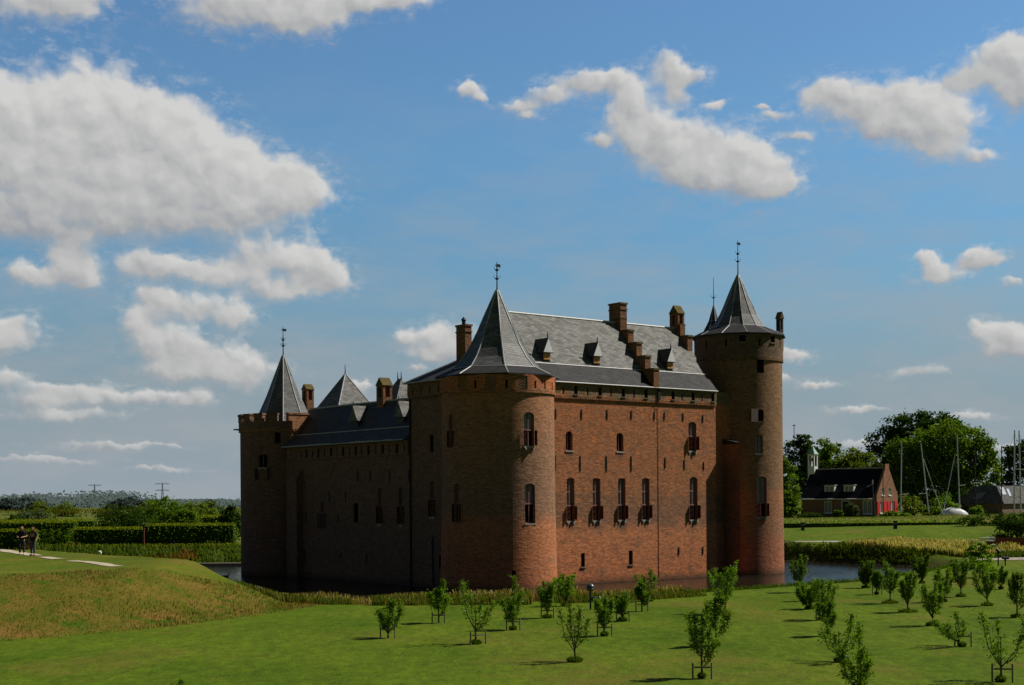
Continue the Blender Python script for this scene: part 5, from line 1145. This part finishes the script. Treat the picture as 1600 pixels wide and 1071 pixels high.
def spot_lamp(u,v,D,label,ln=.42,aim=0.,tilt=-.05,lens='white'):
    X=xat(u,D); zc=CAM_Z+(779-.007*(u-800)-v)*D/FPX; zb=H(X,D); o=empty('spot_lamp',(X,D,zb),0,label,'spot lamp')
    Mx=Matrix.Translation((0,0,zc-zb))@Matrix.Rotation(aim,4,'Z')@Matrix.Rotation(rad(90)+tilt,4,'Y')
    g=MB(); g.lathe([(.06,-ln/2),(.10,-ln/2+.04),(.11,ln/2)],16,0,0,0,0,0,2*PI,Mx); g.obj('lamp_body',M['blackmetal'],o)
    g=MB(); g.lathe([(.10,ln/2),(.095,ln/2+.02),(.02,ln/2+.03)],16,0,0,0,0,0,2*PI,Mx); g.obj('lens',M[lens],o)
    g=MB(); g.lathe([(.05,-.1),(.05,zc-zb-.1)],8); g.box(-.07,.07,-.04,.04,zc-zb-.2,zc-zb-.1); g.obj('post',M['blackmetal'],o); return o
globe_lamp(921.5,918.5,66.5,.20,'round dark globe floodlight on a short post in front of the sunlit castle wall')
spot_lamp(929,935.5,66.3,'small black spot lamp with white lens just below the round globe floodlight')
globe_lamp(404,922,76.6,.20,'round grey globe floodlight on the grassy bank below the shaded wing')
globe_lamp(1257,855,120+12,.36,'round dark globe on a post at the left end of the pale reeds')
for u,v,D,lab in((1254,842,147,'dark square bollard beside the gravel path, near the keep tower'),(1398.5,849,142,'dark square bollard behind the middle of the pale reeds')):
    X=xat(u,D); o=empty('bollard',(X,D,H(X,D)),0,lab,'bollard'); g=MB(); g.box(-.16,.16,-.16,.16,-.1,.75); g.box(-.2,.2,-.2,.2,.752,.86); g.obj('post',M['bollard'],o); g=MB(); g.box(-.13,.13,-.17,-.163,.55,.7); g.obj('light_slot',M['glass'],o)
X=xat(155,131.5); o=empty('garden_ball',(X,131.5,H(X,131.5)),0,'white ball-shaped lamp among weeds below the long hedge','lamp'); g=MB(); g.lathe([(.20*math.cos(a),.42+.22*math.sin(a)) for a in np.linspace(-PI/2+.02,PI/2-.02,13)],18); g.obj('globe',M['white'],o,smooth=True); g=MB(); g.lathe([(.06,-.1),(.06,.21)],8); g.obj('foot',M['blackmetal'],o)
X=xat(224,137); o=empty('garden_post',(X,137,H(X,137)),0,'rust red post with dark cap standing before the long hedge','post'); g=MB(); g.box(-.07,.07,-.07,.07,-.1,2.25); g.obj('shaft',M['rustred'],o); g=MB(); g.box(-.26,.26,-.2,.2,2.255,2.36); g.obj('cap',M['bollard'],o)
X=xat(268.5,136.9); o=empty('garden_sign',(X,136.9,H(X,136.9)),0,'small dark green panel standing before the right part of the long hedge','panel'); g=MB(); g.box(-.22,.22,-.05,.05,.2,.72); g.obj('panel',M['bollard'],o); g=MB(); g.box(-.04,.04,-.03,.03,-.1,.198); g.obj('leg',M['bollard'],o)
spot_lamp(1487.5,884,100,'small white topped spot lamp on the bank between the dark fruit trees',.35,2.6,-.5)
spot_lamp(1559,861,103,'slanted white spot lamp on top of the post at the right',.38,2.5,-.75)
spot_lamp(1570,872,103.2,'black horizontal spot lamp on the same spot as the slanted white one, lower right',.5,.1,0,'blackmetal')
X=xat(1548,118); zt=CAM_Z+(774-846)*118/FPX; o=empty('lantern',(X,118,H(X,118)),0,'white box lantern in front of the rust red timber screen','lantern'); g=MB(); g.box(-.3,.3,-.2,.2,zt-H(X,118),zt-H(X,118)+.32); g.obj('lamp_head',M['white'],o); g=MB(); g.box(-.06,.06,-.06,.06,-.1,zt-H(X,118)-.003); g.obj('post',M['bollard'],o)
x0,x1=xat(1541,119),xat(1640,119); o=empty('timber_screen',((x0+x1)/2,119,H((x0+x1)/2,119)),0,'rust red vertical board screen under the dark bush at the right edge','fence'); g=MB(); hwid=(x1-x0)/2; k=0; xx=-hwid
while xx<hwid: g.box(xx,xx+.21,-.03+.01*(k%2),.03,-.2,1.25+.02*((k*7)%3)); xx+=.225; k+=1
g.obj('boards',M['rustred'],o); g=MB(); g.box(-hwid-.03,hwid,.035,.1,.3,.4); g.box(-hwid-.03,hwid,.035,.1,.9,1.0); g.obj('rail',M['rustred'],o)
tree('bush','dark rounded bush growing over the rust red screen at the right edge',xat(1580,122),122,[(0,0,1.6,1.6,1.4,1.3),(1.6,0,1.7,1.5,1.3,1.3),(.4,0,2.3,1.2,1.1,.8)],'leaf_dark',(.12,.8),4200,.18,91,cat='bush')
tree('bush','low flat dark bush to the left of the bush on the rust red screen',xat(1545,148),148,[(0,0,.5,2.2,1.2,.6),(2,0,.6,1.6,1.1,.6),(-1.8,0,.4,1.6,1.0,.5)],'leaf_dark',(.08,.3),2600,.18,92,cat='bush')
hedge('low_hedge','long low dark clipped hedge along the foot of the dike on the right',xat(1180,153),xat(1500,153),152.2,153.2,.50,17,dens=16,ls=.2,top='leaf_hedge',body='leaf_dark')
# duck on the moat
o=empty('duck',(xat(351,109),109,0),.5,'small dark duck swimming on the moat left of the castle','duck'); g=MB(); g.lathe([(.01,-.28),(.10,-.2),(.14,0),(.11,.2),(.02,.36)],14,0,0,0,0,0,2*PI,Matrix.Translation((0,0,.06))@Matrix.Rotation(rad(-90),4,'Y')@Matrix.Rotation(0,4,'Z')); g.tube([(.2,0,.1),(.28,0,.22),(.30,0,.30),(.36,0,.31)],[.06,.045,.055,.03],8); g.tube([(.36,0,.31),(.45,0,.295)],[.022,.012],6); g.tube([(-.26,0,.08),(-.42,0,.15)],[.06,.015],6); g.obj('body',M['bark'],o,smooth=True)

# ------------------------------------------------------------------ right side: house, barn, boats and trees behind the dike
def zat(u,v,D): return CAM_Z+(779-.007*(u-800)-v)*D/FPX
HR=math.atan2(-.66,.75); hx0,hy0=xat(1370,183),183.; hz=3.2
house=empty('brick_house',(hx0,hy0,hz),HR,'brown brick house with dark roof, red shutters on its gable and white bell turret','house')
b=MB(); c=MB()
wins=[(-7.1,1.15,.55,2.15),(-4.5,1.25,.1,2.2),(-1.35,1.35,.45,2.2)]
for x,w_,z0,z1 in wins: hole(c,place('y',x,0),w_,z0,z1,0,.3)
gw=[(1.75,.75,2.85,3.8),(3.75,.75,2.85,3.8),(1.35,.95,.5,2.05),(4.35,1.2,.5,2.05)]
MG=lambda y: Matrix(((0,-1,0,0),(1,0,0,y),(0,0,1,0),(0,0,0,1)))
for y,w_,z0,z1 in gw: hole(c,MG(y),w_,z0,z1,0,.3)
b.prism_x([(0,-.5),(6,-.5),(6,2.7),(3,6.2),(0,2.7)],-11,-.353); b.prism_x([(0,-.5),(6,-.5),(6,2.9),(3.55,6.35),(3.55,7.0),(2.45,7.0),(2.45,6.35),(0,2.9)],-.35,0)
link('wall',cut(b.mesh('wall'),c),M['housebrick'],house,'box')
def hwin(Mx,w_,z0,z1,parent,bars=2,cur=False):
    f=MB(); t_=.09
    f.box(-w_/2,-w_/2+t_,.05,.14,z0,z1,0,Mx); f.box(w_/2-t_,w_/2,.05,.14,z0,z1,0,Mx); f.box(-w_/2+t_,w_/2-t_,.05,.14,z0,z0+t_,0,Mx); f.box(-w_/2+t_,w_/2-t_,.05,.14,z1-t_,z1,0,Mx)
    for k in range(1,bars): xx=-w_/2+w_*k/bars; f.box(xx-.03,xx+.03,.06,.13,z0+t_,z1-t_,0,Mx)
    f.box(-w_/2-.05,w_/2+.05,-.08,.04,z0-.1,z0-.003,0,Mx)
    o=f.obj('window',M['white'],parent); p=MB(); p.box(-w_/2+.02,w_/2-.02,.15,.17,z0+.02,z1-.02,0,Mx); p.obj('pane',M['glass'],o)
    if cur: p=MB(); p.box(-.05,.28,.172,.19,z0+.15,z1-.1,0,Mx); p.box(-.05,.25,.14,.149,z0+.2,z1-.15,0,Mx); p.obj('curtain',M['white'],o)
    return o
hwin(place('y',-7.1,0),1.15,.55,2.15,house); hwin(place('y',-1.35,0),1.35,.45,2.2,house,2)
d=MB(); Mx=place('y',-4.5,0); d.box(-.6,-.5,.03,.14,.0,2.2,0,Mx); d.box(.5,.6,.03,.14,.0,2.2,0,Mx); d.box(-.5,.5,.03,.14,2.1,2.2,0,Mx); dd=d.obj('door',M['white'],house); d=MB(); d.box(-.5,.5,.1,.15,.0,2.097,0,Mx); d.obj('door_leaf',M['bollard'],dd)
hwin(MG(1.75),.75,2.85,3.8,house,1); hwin(MG(3.75),.75,2.85,3.8,house,1); hwin(MG(1.35),.95,.5,2.05,house,1); hwin(MG(4.35),1.2,.5,2.05,house,2,True)
for y,w_ in ((.45,.75),(2.3,.85),(3.3,.8),(5.4,.8)):
    s=MB(); s.box(-w_/2,w_/2,-.07,-.01,.5,2.05,0,MG(y)); s.obj('shutter',M['redpaint'],house)
    s=MB(); s.box(-w_/2+.05,w_/2-.05,-.09,-.072,.8,.9,0,MG(y)); s.box(-w_/2+.05,w_/2-.05,-.09,-.072,1.65,1.75,0,MG(y)); 
rf=MB(); rf.add([(-11.15,-.35,2.45),(-.355,-.35,2.45),(-.355,3,6.42),(-11.15,3,6.42),(-11.15,6.35,2.45),(-.355,6.35,2.45),(-11.15,-.35,2.33),(-.355,-.35,2.33),(-11.15,6.35,2.33),(-.355,6.35,2.33)],[(0,1,2,3),(3,2,5,4),(0,3,4,8,6),(1,7,9,5,2),(6,7,1,0),(8,4,5,9),(6,8,9,7)])
rfo=rf.obj('roof',M['tile_dark'],house)
for k in range(32): pass
rt=MB()
for k in range(36): rt.lathe([(.10,-.13),(.125,.13)],8,0,0,0,0,0,2*PI,Matrix.Translation((-11.0+.3*k,3,6.43))@Matrix.Rotation(rad(90),4,'Y'))
rt.obj('ridge_tiles',M['tile_grey'],rfo)
g=MB(); g.tube([(-11.1,-.42,2.40),(-.3,-.42,2.40)],.07,8); g.obj('gutter',M['white'],house)
for x in(-7.1,-4.25):
    b=MB(); b.box(-.72,.72,0,1.6,0,1.05,0,Matrix.Translation((x,.45,3.15))); do=b.obj('dormer',M['white'],house)
    b=MB(); b.box(-.8,.8,-.12,1.9,1.053,1.16,0,Matrix.Translation((x,.45,3.15))); b.obj('dormer_roof',M['sill'],do)
    b=MB(); b.box(-.58,-.05,-.02,-.004,.14,.95,0,Matrix.Translation((x,.45,3.15))); b.box(.05,.58,-.02,-.004,.14,.95,0,Matrix.Translation((x,.45,3.15))); b.obj('pane',M['glass'],do)
bt=MB(); Mx=Matrix.Translation((-11.0,3,0)); bt.box(-.5,.5,-.5,.5,4.6,6.9,0,Mx); to=bt.obj('bell_turret',M['white'],house)
bt=MB()
for sx in(-1,1):
    for sy in(-1,1): bt.box(sx*.42-.08,sx*.42+.08,sy*.42-.08,sy*.42+.08,6.903,8.4,0,Mx)
bt.box(-.52,.52,-.52,.52,8.403,8.55,0,Mx); bt.obj('turret_posts',M['white'],to)
bt=MB(); bt.lathe([(.85,8.553),(.35,9.2),(.04,9.75)],4,-11,3,PI/4); bt.obj('turret_roof',M['copper'],to)
bt=MB(); bt.lathe([(.02,7.85),(.1,7.9),(.14,8.1),(.2,7.6),(.02,7.58)],10,-11,3); bt.obj('bell',M['bollard'],to)
# barn
bx0,by0=xat(1566,188),188.; barn=empty('barn',(bx0,by0,3.2),HR,'low planked barn with grey tiled hipped roof and skylights at the right edge','barn')
b=MB(); b.box(-6,0,0,12,-.4,1.75); b.obj('wall',M['barnwood'],barn)
A=[(-6.4,-.4,1.62),(.4,-.4,1.62),(.4,12.4,1.62),(-6.4,12.4,1.62)]; T_=[(-4.6,1.5,4.05),(-1.4,1.5,4.05),(-1.4,10.5,4.05),(-4.6,10.5,4.05)]
b=MB(); b.add(A+T_,[(0,1,5,4),(1,2,6,5),(2,3,7,6),(3,0,4,7),(4,5,6,7),(3,2,1,0)]); bro=b.obj('roof',M['tile_grey'],barn)
def onroof(p0,p1,p2,u,v,du,dv,m,off=.05):
    p0,p1,p2=map(Vector,(p0,p1,p2)); e1=(p1-p0);e2=(p2-p0); n=e1.cross(e2).normalized(); 
    if n.z<0:n=-n
    q=[p0+e1*a+e2*b_+n*off for a,b_ in((u,v),(u+du,v),(u+du,v+dv),(u,v+dv))]; s=MB(); s.add(q+[p-n*.2 for p in q],[(0,1,2,3),(7,6,5,4),(0,4,5,1),(1,5,6,2),(2,6,7,3),(3,7,4,0)]); s.obj('skylight',m,bro)
onroof(A[0],A[1],T_[0],.25,.28,.17,.34,M['glass']); onroof(A[1],A[2],T_[1],.06,.5,.10,.4,M['skylight']); onroof(A[1],A[2],T_[1],.22,.42,.06,.4,M['skylight'])
# boats moored behind the dike
def boat(u0,v0,u1,v1,D,label,dark=False,spread=None,hl=7,rot=0.,cover=False,r=.085):
    X1,Z1=xat(u1,D),zat(u1,v1,D); X0,Z0=xat(u0,D),zat(u0,v0,D); zb=2.75; o=empty('sailing_boat',(X1,D,zb),0,label,'sailing boat','boats laid up behind the dike')
    h=MB(); P_=[(-hl*.5,.75,.35),(-hl*.2,1.1,.5),(hl*.15,1.05,.52),(hl*.36,.6,.5),(hl*.5,.05,.42)]; R_=Matrix.Rotation(rot,4,'Z'); vs=[]
    for x,w_,zz in P_: 
        for sx in(-1,-.75,0,.75,1): vs.append((x,sx*w_,.62 if abs(sx)==1 else .62-zz*(1.0 if sx==0 else .85)))
    fs=[(i*5+k,i*5+k+1,i*5+6+k,i*5+5+k) for i in range(4) for k in range(4)]+[(i*5,i*5+5,i*5+9,i*5+4) for i in range(4)]+[(0,4,3,2,1),(20,21,22,23,24)]
    h.add(vs,fs,0,R_); h.obj('hull',M['hull'] if not cover else M['white'],o)
    m_=MB(); m_.tube([(0,0,.2),(0,0,Z1-zb),(X0-X1,0,Z0-zb)],[r,r,r*.75],8); mo=m_.obj('mast',M['bollard'] if dark else M['mast'],o)
    if spread:
        for us0,us1,vs_ in spread: s=MB(); s.tube([(xat(us0,D)-X1,0,zat(us0,vs_,D)-zb),(xat(us1,D)-X1,-.1,zat(us1,vs_-1,D)-zb)],.05,6); s.obj('spreader',M['white'],mo)
    w_=MB(); 
    for e in(-1,1): w_.tube([(X0-X1,0,Z0-zb-.3),(e*hl*.45,0,.6)],.012,4)
    w_.obj('stay',M['iron'],o)
    return o
boat(1409.5,690,1407,806,174,'sailing boat of the upright grey mast right beside the house gable',spread=[(1408,1420,773)])
boat(1439.5,693,1451.5,806,176,'sailing boat of the grey mast leaning left, between the house and the white boat',spread=[(1436,1447,772)])
boat(1523.5,698,1524.5,803,182,'sailing boat of the dark mast with a white crossbar in front of the big tree',True,[(1517,1531,755.5)])
boat(1565.5,697,1564.5,806,180,'sailing boat of the dark mast standing in front of the barn corner',True)
boat(1586,672.5,1584.5,805,178,'sailing boat of the tall pale mast, left one of the pair at the right edge',spread=[(1585,1592,734)],r=.11)
boat(1593,673,1595,805,178.6,'sailing boat of the tall pale mast, right one of the pair at the right edge',spread=[(1594,1602,734),(1585,1602,777)],r=.11)
wb=boat(1496,680,1499.5,799,171,'white boat under a pale cover with a tall grey mast, behind the dike',spread=[(1499,1508,759)],hl=3.0,cover=True,rot=.1)
cv=MB(); L_=[(-2.35,.15,.2),(-2.1,.55,.75),(-1.2,.75,1.05),(0,.78,.95),(.6,.65,.62),(.95,.3,.3)]
vs=[];n_=7
for x,w_,zz in L_:
    for k in range(n_): a=PI*k/(n_-1); vs.append((x-.0,-w_*math.cos(a),.55+.25+zz*math.sin(a)*.9))
fs=[(i*n_+k,i*n_+k+1,i*n_+n_+k+1,i*n_+n_+k) for i in range(len(L_)-1) for k in range(n_-1)]+[tuple(range(n_)),tuple(range((len(L_)-1)*n_,len(L_)*n_))]
cv.add(vs,fs); cv.obj('cover',M['tarp'],wb,smooth=True); q_=MB(); q_.box(-2.3,1.0,-.8,.8,.3,.82); q_.obj('cabin_side',M['white'],wb)
for u0,v0,u1,v1,D,lab in((1443.5,716,1477,811,170,'thin pale spar leaning left with its foot at the white boat'),(1494,708,1473.5,797,172,'thin pale spar leaning right, crossing behind the white boat')):
    X1,Z1=xat(u1,D),zat(u1,v1,D); X0,Z0=xat(u0,D),zat(u0,v0,D); o=empty('spar',(X1,D,Z1),0,lab,'spar'); s=MB(); s.tube([(0,0,-.3),(X0-X1,.2,Z0-Z1)],[.06,.04],8); s.obj('pole',M['mast'],o); s=MB(); s.lathe([(.07,-.35),(.07,-.2)],8); s.obj('foot',M['bollard'],o)
X=xat(1365,178); o=empty('lamp_post',(X,178,H(X,178)),0,'dark leaning pole with a pale top at the corner of the brick house','pole'); s=MB(); s.tube([(.1,0,-.3),(-.15,0,zat(1363,752,178)-H(X,178))],[.14,.08],8); s.obj('shaft',M['bollard'],o); s=MB(); s.tube([(-.15,0,zat(1363,757,178)-H(X,178)),(-.8,0,zat(1356,761,178)-H(X,178))],.05,6); s.tube([(-.15,-.1,zat(1363,757,178)-H(X,178)),(-.15,-.1,zat(1363,750,178)-H(X,178))],.09,6); s.obj('arm',M['sill'],o)
X=xat(1380,176); o=empty('thin_pole',(X,176,H(X,176)),0,'thin dark pole standing in front of the sunlit house gable','pole'); s=MB(); s.tube([(0,0,-.3),(0,0,zat(1380,738,176)-H(X,176))],.05,6); s.obj('shaft',M['bollard'],o); s=MB(); s.lathe([(.06,zat(1380,738,176)-H(X,176)),(.02,zat(1380,737,176)-H(X,176))],6); s.obj('cap',M['bollard'],o)
X=xat(1241.5,205); o=empty('weathervane_pole',(X,205,H(X,205)),0,'thin pole with a small vane rising above the trees left of the bell turret','pole'); s=MB(); zt=zat(1241,664,205)-H(X,205); s.tube([(0,0,0),(0,0,zt)],[.1,.05],6); s.obj('shaft',M['bollard'],o); s=MB(); s.tube([(-.22,0,zt-.12),(.22,0,zt-.06)],.07,5); s.lathe([(.05,zt-2.0),(.2,zt-1.8),(.05,zt-1.6)],8); s.obj('vane',M['bollard'],o)
def rtree(label,D,lobes,lm,n,size,seed,name='broadleaf_tree',group='trees behind the house and boats',z=None):
    us=[l[0] for l in lobes]; uc=sum(us)/len(us); X=xat(uc,D); z0=H(X,D); k=D/FPX
    L=[((l[0]-uc)*k,(random.Random(seed+i).random()-.5)*l[2]*k,zat(l[0],l[1],D)-z0,l[2]*k,l[2]*k*.8,l[3]*k) for i,l in enumerate(lobes)]
    mz=min(l[2]-l[5]*.5 for l in L); tree(name,label,X,D,L,lm,(.3,max(.6,mz)),n,size,seed,group,'tree' if name!='bush' else 'bush')
rtree('mid green tree covering the left end of the house, beside the keep tower',176,[(1228,745,17,22),(1236,772,16,22),(1225,785,16,22),(1222,722,12,14),(1240,795,12,12),(1228,798,18,14)],'leaf_mid',6500,.30,701)
rtree('dark tree with twin tops behind the bell turret',214,[(1243,700,17,16),(1257,690,13,13),(1250,722,22,24),(1268,715,18,20),(1255,750,24,24)],'leaf_dark',6500,.36,702)
rtree('rounded green tree behind the left half of the house roof',218,[(1285,703,20,16),(1300,716,24,20),(1275,725,22,22),(1310,700,8,7),(1292,740,26,22)],'leaf_mid',6500,.36,703)
rtree('lighter green tree behind the right half of the house roof',216,[(1338,718,20,16),(1355,722,20,18),(1325,730,20,18),(1345,742,30,20),(1370,738,14,16)],'leaf_olive',6500,.36,704)
rtree('tallest dark tree on the right, behind the light green one',236,[(1385,690,26,26),(1405,668,28,22),(1432,660,26,18),(1460,662,28,18),(1484,668,16,16),(1376,722,14,26),(1420,705,40,40),(1470,700,36,40),(1495,660,7,9),(1400,745,34,36)],'leaf_dark',17000,.42,705)
rtree('broad light green tree behind the boat masts',214,[(1410,706,22,22),(1440,700,30,28),(1478,690,34,30),(1512,690,30,26),(1535,708,22,26),(1490,724,44,36),(1430,738,36,34),(1545,735,16,26),(1460,760,50,36),(1515,760,36,34),(1400,755,14,36),(1500,672,14,12),(1530,692,9,12),(1551,712,6,10)],'leaf_mid',36000,.38,706)
rtree('dark open-branched tree at the right edge behind the barn',224,[(1580,712,18,16),(1600,705,22,20),(1570,745,14,26),(1596,745,24,30),(1610,730,20,30)],'leaf_dark',6500,.4,707)
for i,(u,v,D,hw,lm,lab) in enumerate([(1422,776,186,20,'leaf_olive','olive scrub bush behind the leaning mast'),(1478,772,190,22,'leaf_young','bright green bush behind the white boat'),(1508,766,192,16,'leaf_dark','dark bush right of the white boat mast'),(1525,790,180,12,'leaf_young','small bright bush at the left end of the barn'),(1458,792,182,16,'leaf_mid','low bush left of the white boat'),
   (1330,788,177,14,'leaf_grey','grey green garden bush in front of the house door'),(1309,798,178,9,'leaf_mid','small bush left of the one before the house door'),(1390,800,177,14,'leaf_mid','low bush at the foot of the house gable'),(1265,803,176,20,'leaf_dark','low dark bush before the left end of the house'),(1448,803,172,9,'leaf_olive','tiny olive bush at the left of the boat cover'),(1412,803,172,12,'leaf_young','low fresh bush at the foot of the grey mast by the gable')]):
    vb=808; rtree(lab,D,[(u,(v+vb)/2,hw*.75,(vb-v)*.55),(u-hw*.5,(v*.6+vb*1.4)/2,hw*.5,(vb-v)*.35),(u+hw*.5,(v*.7+vb*1.3)/2,hw*.5,(vb-v)*.38)],lm,2400,.24,730+i,'bush','bushes around the house and boats')
# grass fringe on the dike crest
p,q,t_=scatter_band([(18,158),(75,158)],(-5,4),12000,31); blades('dike_grass',p,np.random.uniform(.03,.12,len(p)),.05,['tuft','tuftgreen','reed'],'long grass along the crest of the dike on the right','grass',.5,32,mi=np.random.choice([0,1,1,1],len(p)))
p,q,t_=scatter_band([(-120,237),(5,246)],(-7,7),9000,33); blades('dike_grass',p,np.random.uniform(.1,.4,len(p)),.14,['tuft','tuftgreen'],'long grass on the far dike at the left','grass',.5,34)
